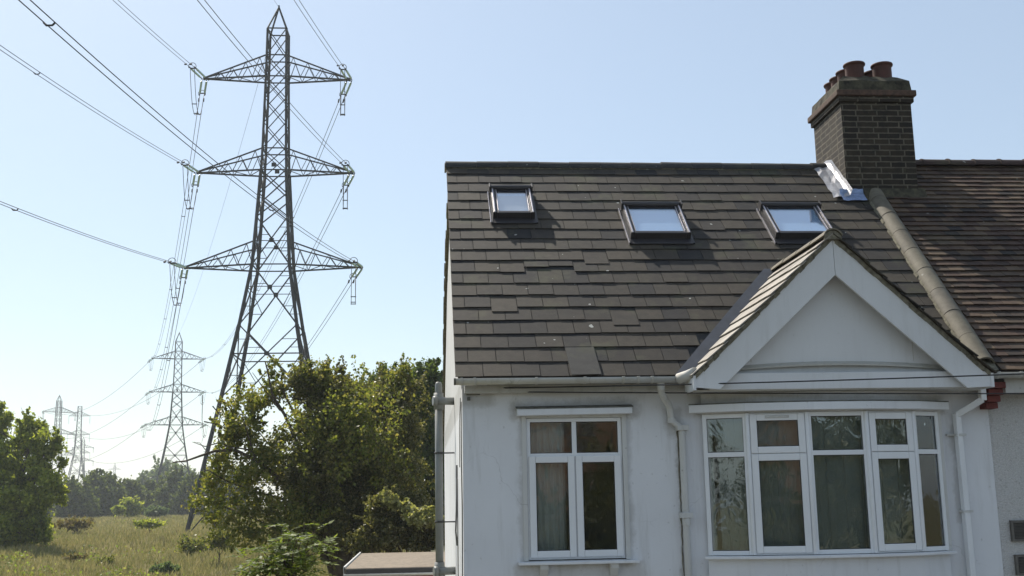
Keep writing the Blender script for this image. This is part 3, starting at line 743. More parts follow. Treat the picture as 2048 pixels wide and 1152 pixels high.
def bay():
    pts = []
    for px, y in ((1410, 10.545), (1501, 10.40), (1622, 10.315), (1742, 10.315), (1837, 10.40), (1888, 10.545)):
        p = at(px, 972, y); pts.append((p.x, p.y))
    z0, z1, zt = 3.635, 4.935, 4.555
    m = MB(); facets = [facet(pts[i], pts[i+1]) for i in range(5)]
    o = None
    for i, fr in enumerate(facets):
        L = fr[3]; ring(m, fr, .002, L-.002, z0, z1, .040, -.05, 0.0)
        fb(m, fr, .04, L-.04, zt-.022, zt+.022, -.05, -.002)
    for i in range(1, 5):      # corner posts
        m.lathe((pts[i][0], pts[i][1], z0), [(.0, .001), (.022, .001), (.022, z1-z0-.001), (0, z1-z0-.001)], 10)
    o = bld(m, 'bay_window', 'upvc', house, .003, 'shallow five sided white bay window under the gable')
    for i, fr in enumerate(facets):
        L = fr[3]
        if i in (1, 3):
            for a, b in ((z0+.016, zt-.003), (zt+.003, z1-.012)):
                s = MB(); ring(s, fr, .024, L-.024, a, b, .062, -.004, .020); bld(s, 'sash', 'upvc', o, .006)
                pane(fr, .086, L-.086, a+.062, b-.062, .006, o)
            if i == 1:
                v = MB(); fb(v, fr, L*.3, L*.7, z1-.052, z1-.028, .0195, .030); bld(v, 'trickle_vent', 'grubby', o, .004)
        else:
            for a, b in ((z0+.04, zt-.022), (zt+.022, z1-.04)): pane(fr, .04, L-.04, a, b, -.018, o)
    # hood band
    h = MB(); hc = MB(); 
    def off(k, d):     # offset polygon point outwards
        p = Vector((pts[k][0], pts[k][1], 0)); c = Vector((3.8, 12.0, 0)); return p+(p-c).normalized()*d
    for i in range(5):
        a, b = off(i, .10), off(i+1, .10); a2, b2 = off(i, -.30), off(i+1, -.30)
        if i == 0: a = a+Vector((-.07, .03, 0))
        if i == 4: b = b+Vector((.03, .02, 0))
        q = lambda p, z: Vector((p.x, p.y, z))
        h.hexa([q(a, 4.95), q(b, 4.95), q(b2, 4.95), q(a2, 4.95), q(a, 5.022), q(b, 5.022), q(b2, 5.04), q(a2, 5.04)])
        hc.hexa([q(a, 5.024), q(b, 5.024), q(b2, 5.042), q(a2, 5.042), q(a, 5.034), q(b, 5.034), q(b2, 5.052), q(a2, 5.052)])
    bld(h, 'window_hood', 'paint', o, .004); bld(hc, 'hood_capping', 'hoodtop', o)
    s = MB(); ap = MB(); up = MB()
    for i in range(5):
        a, b = off(i, .075), off(i+1, .075); a2, b2 = off(i, -.2), off(i+1, -.2); q = lambda p, z: Vector((p.x, p.y, z))
        s.hexa([q(a, 3.603), q(b, 3.603), q(b2, 3.603), q(a2, 3.603), q(a, 3.628), q(b, 3.628), q(b2, 3.634), q(a2, 3.634)])
        a, b = off(i, .0), off(i+1, .0)
        ap.hexa([q(a, .9), q(b, .9), q(b2, .9), q(a2, .9), q(a, 3.602), q(b, 3.602), q(b2, 3.602), q(a2, 3.602)])
        up.hexa([q(a, 4.937), q(b, 4.937), q(b2, 4.937), q(a2, 4.937), q(a, 5.127), q(b, 5.127), q(b2, 5.127), q(a2, 5.127)])
    bld(s, 'sill', 'paint', o, .004); bld(ap, 'bay_apron', 'render', o); bld(up, 'bay_head', 'render', o)
    # side cheeks, plastered
    c = MB(); c.box((2.655, 10.545, 3.6), (2.715, 10.62, 4.95)); c.box((4.905, 10.545, 3.6), (4.965, 10.62, 4.95)); bld(c, 'reveal', 'grubby', o, .004)
    # vertical blinds
    b = MB()
    for i, fr in enumerate(facets):
        L = fr[3]; k = 0; u = .03
        if i == 0: u = .12
        while u < L-.03:
            fb(b, fr, u, u+.082, z0, z1-.02, -.115-.004*(k % 2), -.118-.004*(k % 2)); u += .084; k += 1
    bld(b, 'vertical_blind', 'blind', o)
bay()

# gutter and pipes -----------------------------------------------------
def gutter(xa, xb, y, z, parent, name='gutter'):
    m = MB(); n = 8; r = .055
    vs = []; 
    for x in (xa, xb):
        for rr in (r, r-.006):
            for j in range(n+1):
                t = math.pi*j/n; vs.append((x, y-math.cos(t)*rr, z-math.sin(t)*rr))
    k = n+1; fs = []
    for j in range(n): fs += [(j, j+1, 2*k+j+1, 2*k+j), (k+j, 3*k+j, 3*k+j+1, k+j+1), (j, k+j, k+j+1, j+1), (2*k+j, 2*k+j+1, 3*k+j+1, 3*k+j)]
    fs += [(0, 2*k, 3*k, k), (n, k+n, 3*k+n, 2*k+n)]
    m.add(vs, fs, True)
    return bld(m, name, 'grubby', parent)
g = gutter(.28, 2.46, 10.33, 5.275, house)
c = MB()
for x in (.33, .45, 1.02, 1.47, 1.83, 1.97, 2.10): 
    c.prism([(x, 10.33-math.cos(math.pi*j/8)*.060, 5.277-math.sin(math.pi*j/8)*.060) for j in range(9)]+[(x, 10.388, 5.281), (x, 10.272, 5.281)], (.022, 0, 0))
bld(c, 'gutter_bracket', 'grubby', g)
e = MB(); e.prism([(.27, 10.33-math.cos(math.pi*j/8)*.058, 5.277-math.sin(math.pi*j/8)*.058) for j in range(9)], (.018, 0, 0)); bld(e, 'gutter_stop_end', 'hoodtop', g)
e = MB(); e.tube([(2.36, 10.31, 5.255), (2.43, 10.24, 5.275), (2.49, 10.16, 5.30)], .05, 10); bld(e, 'gutter_corner', 'grubby', g)
def downpipe():
    m = MB(); m.tube([(2.205, 10.36, 5.225), (2.205, 10.37, 5.14), (2.24, 10.42, 5.09), (2.30, 10.50, 5.03), (2.315, 10.53, 4.99), (2.33, 10.545, 4.88), (2.42, 10.545, 4.82), (2.425, 10.545, 4.75), (2.43, 10.545, 0)], .032, 12)
    o = bld(m, 'downpipe', 'grubby', house, 0, 'white downpipe with swan neck between the windows')
    b = MB()
    for z in (4.79, 3.98): b.box((2.375, 10.50, z), (2.485, 10.599, z+.05))
    b.lathe((2.205, 10.36, 5.15), [(.0, 0), (.036, 0), (.036, .07), (.045, .075), (.045, .09), (0, .09)], 12)
    b.lathe((2.43, 10.545, 3.91), [(.033, 0), (.04, .0), (.04, .07), (.033, .07)], 12); b.lathe((2.33, 10.545, 4.86), [(.033, 0), (.039, .0), (.039, .05), (.033, .05)], 12)
    bld(b, 'pipe_bracket', 'grubby', o, .003)
    m = MB(); w_ = .058
    for a, b_ in (((5.335, 10.42, 5.26), (5.335, 10.42, 5.03)), ((5.335, 10.42, 5.04), (5.12, 10.54, 4.90)), ((5.12, 10.54, 4.92), (5.145, 10.545, 0))): m.bar(a, b_, w_)
    o = bld(m, 'downpipe', 'upvc', house, .006, 'square white downpipe beside the party wall')
    b = MB()
    for z in (4.70, 3.98): b.box((5.085, 10.508, z), (5.185, 10.598, z+.022)) 
    b.box((5.02, 10.56, 4.705), (5.09, 10.598, 4.725)); bld(b, 'pipe_bracket', 'grubby', o)
    # soil pipe on the gable wall
    m = MB(); m.tube([(.17, 13.5, 3.2), (.17, 13.5, 5.42)], .046, 16); m.tube([(.17, 13.5, 0), (.17, 13.5, 3.2)], .046, 16)
    m.lathe((.17, 13.5, 5.42), [(.042, 0), (.042, .12), (.03, .15), (0, .155)], 14)
    o = bld(m, 'soil_pipe', 'pipegrey', house, 0, 'thick grey soil pipe on the sunlit side wall')
    b = MB()
    for z in (5.34, 3.37):
        b.tube([(.135, 13.43, z), (.36, 13.5, z)], .046, 16); b.tube([(.10, 13.42, z), (.15, 13.43, z)], .056, 16); b.lathe((.17, 13.5, z-.1), [(.051, 0), (.058, 0), (.058, .2), (.051, .2)], 16)
    bld(b, 'pipe_branch', 'pipegrey', o)
    b = MB()
    for z in (4.72, 3.92): b.lathe((.17, 13.5, z), [(.050, 0), (.056, 0), (.056, .02), (.05, .02)], 16); b.box((.2, 13.48, z), (.36, 13.52, z+.015))
    bld(b, 'pipe_bracket', 'seal', o)
downpipe()
c = MB(); c.tube([(.347, 10.72, 5.1), (.346, 10.76, 4.6), (.349, 10.72, 4.1), (.346, 10.75, 3.5), (.346, 10.74, 0)], .006, 5)
c.tube([(.347, 10.9, 5.15), (.345, 11.2, 4.9), (.347, 11.3, 4.5)], .004, 5); 
c.tube([(.345, 12.3, 4.55), (.345, 12.35, 4.2), (.33, 12.35, 3.85), (.345, 12.36, 3.7)], .010, 5); c.tube([(.345, 12.1, 4.4), (.345, 12.1, 3.2)], .006, 5)
bld(c, 'wall_cable', 'greycable', house)
b = MB(); b.box((.30, 12.05, 3.26), (.354, 12.14, 3.34)); b.box((.40, 10.575, 5.10), (.43, 10.6, 5.13)); b.box((.395, 10.57, 5.15), (.52, 10.6, 5.185)); bld(b, 'cable_clip', 'hoodtop', house)

m = MB(); zz = 4.82; pts = []
while zz > 3.3: pts.append((2.392+random.uniform(-.006, .006), 10.595, zz)); zz -= .05
m.tube(pts, [random.uniform(.003, .009) for _ in pts], 5); bld(m, 'moss_streak', 'mortar', house)

# chimney --------------------------------------------------------------
def chimney():
    x0, x1, y0, y1 = 5.245, 6.16, 13.16, 14.16; zt = 9.02
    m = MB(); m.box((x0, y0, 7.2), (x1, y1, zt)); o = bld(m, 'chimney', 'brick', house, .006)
    m = MB(); 
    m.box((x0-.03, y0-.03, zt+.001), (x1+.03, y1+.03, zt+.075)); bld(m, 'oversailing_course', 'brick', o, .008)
    m = MB(); m.box((x0-.06, y0-.06, zt+.076), (x1+.06, y1+.06, zt+.155)); bld(m, 'capping_course', 'corbelred', o, .012)
    # cement flaunching, chamfered, uneven
    rngs = [(-.02, zt+.156), (-.0, zt+.25), (-.02, zt+.30), (-.13, zt+.385), (-.20, zt+.40)]
    rngs = [(.020, zt+.156), (.005, zt+.29), (-.10, zt+.385), (-.30, zt+.40)]
    vs = []; n = 40
    for d, z in rngs:
        a0, a1, b0, b1 = x0-d, x1+d, y0-d, y1+d
        for i in range(n):
            s = i/n*4; k = int(s); f = s-k
            x, y = [(a0+(a1-a0)*f, b0), (a1, b0+(b1-b0)*f), (a1-(a1-a0)*f, b1), (a0, b1-(b1-b0)*f)][k]
            vs.append((x+random.uniform(-.007, .007), y+random.uniform(-.007, .007), z+random.uniform(-.009, .009)))
    fs = [(r*n+i, r*n+(i+1) % n, (r+1)*n+(i+1) % n, (r+1)*n+i) for r in range(len(rngs)-1) for i in range(n)]+[tuple(range((len(rngs)-1)*n, len(rngs)*n))]
    bld(MB().add(vs, fs), 'flaunching', 'flaunch', o)
    prof = [(.118, -.05), (.118, .150), (.121, .163), (.136, .167), (.140, .181), (.136, .194), (.116, .194), (.112, .15), (.1, -.05)]
    for cx in (5.53, 5.90):
        for k, cy in enumerate((13.36, 13.62, 13.86, 14.08)):
            j = random.uniform(-.01, .01)
            bld(MB().lathe((cx+j, cy, zt+.385+j), prof, 28), 'chimney_pot', 'pot', o)
    # silver flashing on the left flank and blue in front
    f = MB(); n = 9; rnd = [random.uniform(-.012, .012) for _ in range(60)]
    V = []; 
    for i in range(n+1):
        y = 13.06+(13.86-13.06)*i/n; v = vy(min(y, 13.74))
        for j, (x, nn) in enumerate(((5.03, .034), (5.09, .044), (5.15, .040), (5.205, .055), (5.231, .10), (5.236, .15))):
            p = roofp(x+rnd[(i*6+j) % 60]*(1 if j < 4 else 0), v, nn+rnd[(i*5+j*3) % 60]*.5); 
            if y > 13.74: p.y = y; 
            V.append(p)
    bld(MB().add(V, [(i*6+j, i*6+j+1, (i+1)*6+j+1, (i+1)*6+j) for i in range(n) for j in range(5)]), 'flashing', 'foil', o)
    V = []
    for i in range(7):
        x = 5.12+.30*i/6
        for j, (yy, nn) in enumerate(((13.00, .034), (13.06, .045), (13.12, .05), (13.152, .09))):
            V.append(roofp(x, vy(yy), nn+random.uniform(-.006, .006)))
    bld(MB().add(V, [(i*4+j, (i+1)*4+j, (i+1)*4+j+1, i*4+j+1) for i in range(6) for j in range(3)]), 'flashing', 'foilblue', o, 0, 'blue tinted flashing at the chimney foot')
    m = MB(); x = 5.42
    while x < 6.2:
        m.hexa([roofp(x, vy(13.04)+random.uniform(-.02, .02), .02), roofp(x+.1, vy(13.04)+random.uniform(-.02, .02), .02), roofp(x+.1, vy(13.15), .02), roofp(x, vy(13.15), .02), roofp(x, vy(13.06), .045), roofp(x+.1, vy(13.06), .045), roofp(x+.1, vy(13.15), .10), roofp(x, vy(13.15), .10)]); x += .098
    bld(m, 'base_fillet', 'flaunch', o)
chimney()

# ================================================================== neighbour
nb = thing('terraced_house', (5.5, YF, 0), 'neighbouring house with brown clay tiles and roughcast wall at the right edge', 'house')
def neighbour():
    X0, X1 = 5.476, 11.5
    m = MB(); m.box((X0, 10.62, 0), (X1, 10.87, 5.2)); m.box((X1-.25, 10.87, 0), (X1, YB, 5.3)); m.box((X0, YB-.25, 0), (X1-.25, YB, 5.3))
    bld(m, 'wall', 'rough', nb)
    m = MB(); g = .116; W = .165; i = 0; v = 0
    while v < SL+.02:
        x = 5.50+.052*v-(i % 2)*.5*W; rj = random.uniform(-.002, .002)
        while x < 9.2:
            xa, xb = max(x, 5.47+.052*v), x+W-.003
            if xb-xa > .02: tile_box(m, xa, xb, v+rj+random.uniform(-.004, .004), min(v+.16, SL+.04), .034+random.uniform(0, .006), .018, .013, random.uniform(-.008, .008))
            x += W
        v += g; i += 1
    o = bld(m, 'roof', 'tile_red', nb)
    u = MB(); u.hexa([roofp(5.5, 0, -.05), roofp(X1, 0, -.05), roofp(X1, SL+.03, -.05), roofp(5.5, SL+.03, -.05), roofp(5.5, 0, .012), roofp(X1, 0, .012), roofp(X1, SL+.03, .012), roofp(5.5, SL+.03, .012)])
    u.prism([(5.2, YR, ZR+.02), (5.2, 2*YR-YE, ZE), (5.2, 2*YR-YE, ZE-.05), (5.2, YR, ZR-.05)], (X1-5.2, 0, 0)); bld(u, 'underlay', 'under', o)
    m = MB(); x = 6.17
    while x < 10:
        j = random.uniform(-.006, .006); half_round(m, (x, YR, ZR-.01+j), (x+.335, YR, ZR-.01+j), (0, 0, 1), .115, .112, 8, .016, math.pi*.9)
        half_round(m, (x+.325, YR, ZR-.008+j), (x+.352, YR, ZR-.008+j), (0, 0, 1), .124, .122, 8, .02, math.pi*.9); x += .35
    bld(m, 'ridge_tile', 'ridge_red', o)
    gutter(5.36, X1, 10.33, 5.285, nb)
    b = MB()
    for x in (5.44, 5.66, 6.3): b.prism([(x, 10.33-math.cos(math.pi*j/8)*.060, 5.287-math.sin(math.pi*j/8)*.060) for j in range(9)]+[(x, 10.388, 5.291), (x, 10.272, 5.291)], (.022, 0, 0))
    bld(b, 'gutter_bracket', 'grubby', nb)
    bld(MB().box((5.56, 10.40, 5.10), (X1, 10.42, 5.24)), 'fascia', 'grubby', nb)
    c = MB(); 
    for k in range(4):
        z = 5.20-.062*k; c.box((5.388-.0*k, 10.36+.035*k, z-.058), (5.548-.014*k, 10.61, z))
    bld(c, 'corbel', 'redtile', nb, .004, 'stepped dark red tile corbel under the eaves')
    for z0, z1, xo in ((3.70, 3.895, .0), (3.385, 3.575, .012)):
        f = MB(); x0, x1 = 5.585+xo, 5.90
        f.box((x0, 10.585, z0), (x0+.022, 10.619, z1)); f.box((x1-.02, 10.585, z0), (x1, 10.619, z1)); f.box((x0+.022, 10.586, z0), (x1-.02, 10.619, z0+.02)); f.box((x0+.022, 10.586, z1-.022), (x1-.02, 10.619, z1)); f.box((x0+.02, 10.612, z0+.01), (x1-.02, 10.6185, z1-.01))
        z = z0+.03
        while z < z1-.03: 
            f.hexa([(x0+.022, 10.590, z), (x1-.02, 10.590, z), (x1-.02, 10.61, z+.006), (x0+.022, 10.61, z+.006), (x0+.022, 10.590, z+.004), (x1-.02, 10.590, z+.004), (x1-.02, 10.61, z+.010), (x0+.022, 10.61, z+.010)]); z += .014
        bld(f, 'air_vent', 'vent', nb, 0, 'upper brown louvred vent' if z0 > 3.6 else 'lower brown louvred vent')
neighbour()

# telephone wires across the front -------------------------------------
def wire_pts(a, b, sag, n=16):
    a, b = Vector(a), Vector(b); return [a.lerp(b, i/n)-Vector((0, 0, sag*4*(i/n)*(1-i/n))) for i in range(n+1)]
m = MB(); pa, pm, pb = at(936, 777, 10.57), at(1392, 771, 10.0), at(2048, 743, 9.6)
m.tube(wire_pts(pa, pa.lerp(pb, 1.4)+Vector((0, 0, .005)), .03, 20), .0065, 5)
o = bld(m, 'telephone_cable', 'cable'); tag(o, 'thin black cable rising to the right across the gable board', 'cable')
m = MB(); pa, pb = at(936, 783, 10.56), at(2048, 785, 10.05); m.tube(wire_pts(pa, pa.lerp(pb, 1.4), .012, 20), .006, 5)
for i in range(3): m.tube([at(940+i*14, 772+i*3, 10.56), at(975+i*12, 781-i, 10.54), at(1010+i*10, 776+i*3, 10.56)], .007, 5)
o = bld(m, 'telephone_cable', 'cable'); tag(o, 'lower thin black cable running level just under the gable board', 'cable')

# ================================================================== garage
gr = thing('garage', (-1.55, 22, 0), 'low garage with brown felt roof, white gutter and red front', 'garage')
def garage():
    a, b, c_, d = at(690, 1137, 22), at(868, 1133, 22), at(700, 1107, 27.5), at(868, 1101, 27.5)
    x0, z0, z1 = a.x, a.z, c_.z; x1 = .34-.02+1.2
    m = MB(); m.box((x0+.12, 22.15, 0), (x1, 27.4, z0-.15)); bld(m, 'wall', 'orangebrick', gr)
    m = MB(); m.hexa([(x0, 22, z0-.10), (x1, 22, z0-.10), (x1, 27.5, z1-.10), (x0, 27.5, z1-.10), (x0, 22, z0), (x1, 22, z0), (x1, 27.5, z1), (x0, 27.5, z1)]); bld(m, 'roof', 'felt', gr, .02)
    m = MB(); m.box((x0+.02, 21.96, z0-.13), (x1, 22.0, z0-.015)); bld(m, 'fascia', 'seal', gr)
    o = gutter(x0-.02, x1, 21.92, z0-.10, gr); m = MB(); m.tube([(x0+.4, 22.0, z0-.15), (x0+.4, 22.06, 0)], .035, 10); bld(m, 'downpipe', 'upvc', gr)
    m = MB(); m.box((x0+.35, 22.10, 0), (x1-.4, 22.148, z0-.16)); bld(m, 'door', 'gredoor', gr)
    m = MB(); m.box((x0-.02, 22, z0-.13), (x0-.002, 22.02, z0+.02)); m.hexa([(x0-.03, 22, z0-.11), (x0-.003, 22, z0-.11), (x0-.003, 27.5, z1-.11), (x0-.03, 27.5, z1-.11), (x0-.03, 22, z0+.03), (x0-.003, 22, z0+.03), (x0-.003, 27.5, z1+.03), (x0-.03, 27.5, z1+.03)]); bld(m, 'verge_trim', 'grubby', gr)
garage()

# ================================================================== pylons
PW = [(50.2, .92), (47.4, .95), (45.2, .98), (37.8, 1.12), (35.6, 1.2), (28.5, 1.6), (26.2, 1.74), (20.3, 2.64), (13.5, 3.85), (1.3, 6.1)]
def pw(z):
    for (za, wa), (zb, wb) in zip(PW, PW[1:]):
        if z >= zb: return wa+(wb-wa)*(za-z)/(za-zb)
    return PW[-1][1]
ARMS = [(45.2, 7.1, 2.2), (35.6, 7.45, 2.2), (26.2, 8.3, 2.3)]
def azdir(a): return Vector((math.sin(a), math.cos(a), 0))
def insulator(m, a, b, n=16, r=.14):
    a, b = Vector(a), Vector(b); d = b-a; L = d.length
    prof = [(0, 0)]
    for i in range(n): prof += [(.05, (i+.1)*L/n), (r, (i+.35)*L/n), (r*.9, (i+.6)*L/n), (.05, (i+.9)*L/n)]
    prof += [(0, L)]
    m.lathe(a, prof, 8, d)
def pylon(loc, yaw, az_in, az_out, label, thick=1., strings=True, detail=True, group='lattice pylons of the power line', peak=True, hang=False, slope=.07):
    p = thing('electricity_pylon', loc, label, 'pylon', group)
    bz = 1.3; O = Vector(loc)-Vector((0, 0, bz)); Ry = Matrix.Rotation(-yaw, 3, 'Z')
    def T(x, y, z): return O+Ry @ Vector((x, y, z))
    m = MB(); lv = [50.2, 47.4, 45.2, 42.9, 40.4, 37.8, 35.6, 33.2, 30.9, 26.2, 20.3, 13.5, 1.3]
    C4 = [(-1, -1), (1, -1), (1, 1), (-1, 1)]
    for za, zb in zip(lv, lv[1:]):
        wa, wb = pw(za), pw(zb); lt = (.16 if za > 36 else .22 if za > 26 else .26)*thick; bt = (.075 if za > 36 else .10)*thick
        for i, (sx, sy) in enumerate(C4):
            m.bar(T(sx*wa, sy*wa, za), T(sx*wb, sy*wb, zb), lt)
            tx, ty = C4[(i+1) % 4]
            m.bar(T(sx*wa, sy*wa, za), T(tx*wb, ty*wb, zb), bt); m.bar(T(tx*wa, ty*wa, za), T(sx*wb, sy*wb, zb), bt)
            if detail and zb < 27:      # redundant members of the big panels
                f = wa/(wa+wb); zc = za+(zb-za)*f
                for s_ in (-1, 1):
                    A = (Vector((sx, sy, 0))+Vector((tx, ty, 0)))*.5; D = (Vector((tx, ty, 0))-Vector((sx, sy, 0)))*.5*s_
                    def pt(u, z): w_ = pw(z); return T(*((A+D*u)*w_+Vector((0, 0, z))))
                    h = (zc+zb)/2; wc = pw(h); u = .5*wb/wc
                    m.bar(pt(1, h), pt(u, h), .055*thick); m.bar(pt(u, h), pt(1, zc), .055*thick); 
                    if za > 15: m.bar(pt(1, (za+zc)/2), pt(.5*wa/pw((za+zc)/2), (za+zc)/2), .05*thick)
    for z in (50.2, 47.4, 45.2, 37.8, 35.6, 28.5, 26.2, 24., 17.55, 6.):
        w_ = pw(z)
        for i, (sx, sy) in enumerate(C4):
            tx, ty = C4[(i+1) % 4]; m.bar(T(sx*w_, sy*w_, z), T(tx*w_, ty*w_, z), (.10 if z not in (24., 28.5) else .06)*thick)
    if detail:
        for z in (28.55, 23.95, 17.55, 36.1):
            w_ = pw(z)
            for sy in (-1, 1): q = T(0, sy*w_, z); m.box((-.22, -.03, -.2), (.22, .03, .2), Matrix.Translation(q))
        for z in (8.0,):     # anti-climb guard
            w_ = pw(z)+.15
            for k in range(3):
                for i, (sx, sy) in enumerate(C4): tx, ty = C4[(i+1) % 4]; m.bar(T(sx*w_, sy*w_, z+k*.3), T(tx*w_, ty*w_, z+k*.3), .03)
        w6 = pw(6)
    if peak:
        for sx, sy in C4: m.bar(T(sx*pw(50.2), sy*pw(50.2), 50.2), T(0, 0, 52.8), .12*thick)
        m.bar(T(0, 0, 52.6), T(0, 0, 53.0), .14*thick)
    bld(m, 'mast', 'steel', p)
    ends = {}
    for (z, hw, up) in ARMS:
        if hang: hw = hw*.72
        for s in (-1, 1):
            a = MB(); wb_, wt = pw(z), pw(z+up); tip = T(s*hw, 0, z); n = 4
            tp = {}
            for sy in (-1, 1):
                a.bar(T(s*wb_, sy*wb_, z), tip, .13*thick); a.bar(T(s*wt, sy*wt, z+up), T(s*hw, 0, z+.12), .11*thick)
                L = lambda t: T(s*(wb_+(hw-wb_)*t), sy*wb_*(1-t), z); U = lambda t: T(s*(wt+(hw-wt)*t), sy*wt*(1-t), z+up*(1-t)+.12*t)
                ts = [0, .22, .45, .66, .84]
                for k in range(4): a.bar(U(ts[k]+.0 if k else .0) if False else L(ts[k]), U((ts[k]+ts[k+1])/2), .055*thick); a.bar(U((ts[k]+ts[k+1])/2), L(ts[k+1]), .055*thick)
            ts = [0, .22, .45, .66, .84]
            if detail:
                for k in range(4):
                    e0 = 1 if k % 2 else -1
                    a.bar(T(s*(wb_+(hw-wb_)*ts[k]), e0*wb_*(1-ts[k]), z), T(s*(wb_+(hw-wb_)*ts[k+1]), -e0*wb_*(1-ts[k+1]), z), .055*thick)
            a.bar(T(s*hw-s*.35, -.3, z), T(s*hw-s*.35, .3, z), .12*thick); a.bar(T(s*hw, -.05, z-.1), T(s*hw, .05, z+.2), .2*thick)
            ao = bld(a, 'crossarm', 'steel', p)
            if not strings: continue
            sp = .24
            if hang:
                i_ = MB(); insulator(i_, tip, tip-Vector((0, 0, 4.)), 10, .16*thick); bld(i_, 'insulator', 'insul', ao); ends[(z, s)] = (tip-Vector((0, 0, 4)),)*2; continue
            res = []; sd_ = Ry @ Vector((1, 0, 0))
            for az, sg in ((az_in, -1), (az_out, 1)):
                d = azdir(az)*sg; d.z = -slope if sg < 0 else -slope*1.2; d.normalize(); e = tip+d*3.7
                i_ = MB(); h_ = MB()
                for q in (-sp, sp):
                    h_.bar(tip+sd_*q*.9, tip+sd_*q+d*.7, .07*thick); insulator(i_, tip+sd_*q+d*.7, tip+sd_*q+d*3.2, 16, .105*thick); h_.bar(tip+sd_*q+d*3.2, tip+sd_*q+d*3.9, .08*thick)
                h_.bar(tip+sd_*sp*1.2+d*3.4, tip-sd_*sp*1.2+d*3.4, .09*thick)
                rr = [e+Vector((0, 0, .0))+(sd_*math.cos(t)*.36)+Vector((0, 0, 1))*(math.sin(t)*.36+.1) for t in np.linspace(-.6, 3.7, 12)]; h_.tube(rr, .03*thick, 5)
                h_.bar(e+sd_*sp+d*1.0, e+sd_*sp+d*1.35-Vector((0, 0, .15)), .13*thick); h_.bar(e-sd_*sp+d*1.0, e-sd_*sp+d*1.35-Vector((0, 0, .15)), .13*thick)
                bld(i_, 'insulator', 'insul', ao); bld(h_, 'fitting', 'steel', ao); res.append(e)
            j = MB()
            for q in (-.2, .2):
                pts = []; 
                for i in range(17):
                    t = i/16; c = res[0].lerp(res[1], t); pts.append(c+sd_*q-Vector((0, 0, 3.3*(1-abs(2*t-1)**2.2))))
                j.tube(pts, .028*thick, 5)
            for t in (.3, .5, .7): c = res[0].lerp(res[1], t)-Vector((0, 0, 3.3*(1-abs(2*t-1)**2.2))); j.bar(c-sd_*.25, c+sd_*.25, .07*thick)
            bld(j, 'jumper_cable', 'wire', ao); ends[(z, s)] = tuple(res)
    ends['peak'] = (T(0, 0, 52.8),)*2
    return p, ends
P1 = Vector((-14.38, 107, 1.3)); P2 = Vector((-70.9, 330, 1.3)); P3 = Vector((-163.5, 520, 1.3)); P5 = Vector((-248.5, 850, 1.3))
P0 = Vector((P1.x-150*math.sin(R_(6.75)), P1.y-150*math.cos(R_(6.75)), 1.3))
def az(a, b): return math.atan2((b-a).x, (b-a).y)
a01, a12, a23, a35 = az(P0, P1), az(P1, P2), az(P2, P3), az(P3, P5)
_, e1 = pylon(P1, R_(.5), a01, a12, 'largest, nearest lattice pylon, rising behind the ivy covered tree', 1.06)
pylon(P0, R_(6), a01, a01, 'lattice pylon carrying the overhead cables on behind the viewer', 1.1, strings=False, detail=False)
_, e2 = pylon(P2, (a12+a23)/2*.55, a12, a23, 'second nearest pylon, in the gap between left tree and ivy covered tree', 1.15)
_, e3 = pylon(P3, R_(-38), a23, a35, 'pointed lattice pylon half hidden by the leafy tree at the left edge', 1.3, detail=False)
P4 = Vector((-178, 600, 5.5))
pylon(P4, R_(-10), 0, 0, 'flat topped distant pylon with hanging insulators, right of the pointed one', 1.1, detail=False, peak=False, hang=True)
_, e5 = pylon(P5, R_(-22), a35, a35, 'small distant pylon showing low behind the flat topped one', 1.5, detail=False)
P6 = Vector((-371, 1400, 1.3)); pylon(P6, R_(-20), 0, 0, 'tiny farthest pylon alone on the horizon above the treeline', 1.8, strings=False, detail=False)

# ------------------------------------------------------------------ overhead lines
AN = {45.2: 'top', 35.6: 'middle', 26.2: 'bottom'}
def conductor(a, b, sag, r, label, group, twin=True, n=40, sp_n=5, spw=.2):
    t = thing('power_line', a, label, 'cable', group)
    d = (b-a).normalized(); s = Vector((d.y, -d.x, 0)).normalized()
    def P(u): p = a.lerp(b, u); return p-Vector((0, 0, sag*4*u*(1-u)))
    for q in ((-spw, spw) if twin else (0,)):
        bld(MB().tube([P(i/n)+s*q for i in range(n+1)], r, 5), 'wire', 'wire', t)
    if twin:
        for k in range(1, sp_n+1):
            c = P(k/(sp_n+1)+.02*((k*7) % 3-1)); sm = MB()
            sm.tube([c+s*spw*1.15, c+s*spw*.6-Vector((0, 0, .12)), c-s*spw*.6-Vector((0, 0, .12)), c-s*spw*1.15], .035*max(1, r/.02), 5); bld(sm, 'spacer', 'steel', t)
shift = P0-P1
for (z, hw, up) in ARMS:
    for s in (-1, 1):
        side = 'left' if s < 0 else 'right'
        A = e1[(z, s)][0]; B = A+shift+Vector((0, 0, 0))
        conductor(A, B, 4.1, .024, f'twin cable from the nearest pylon\'s {side} {AN[z]} arm tip overhead towards the viewer', 'overhead power lines', n=60, sp_n=4)
        conductor(e1[(z, s)][1], e2[(z, s)][0], 6.5, .030, f'twin cable from the nearest pylon\'s {side} {AN[z]} arm tip to the second pylon', 'overhead power lines')
        conductor(e2[(z, s)][1], e3[(z, s)][0], 6.5, .055, f'faint cable from the second pylon\'s {side} {AN[z]} arm tip to the pointed pylon', 'overhead power lines', twin=False)
conductor(e1['peak'][0], e1['peak'][0]+shift, 2.5, .015, 'single earth wire from the peak of the nearest pylon towards the viewer', 'overhead power lines', twin=False)
conductor(e1['peak'][0], e2['peak'][0], 3.5, .018, 'thin earth wire between the peaks of the nearest and second pylons', 'overhead power lines', twin=False)

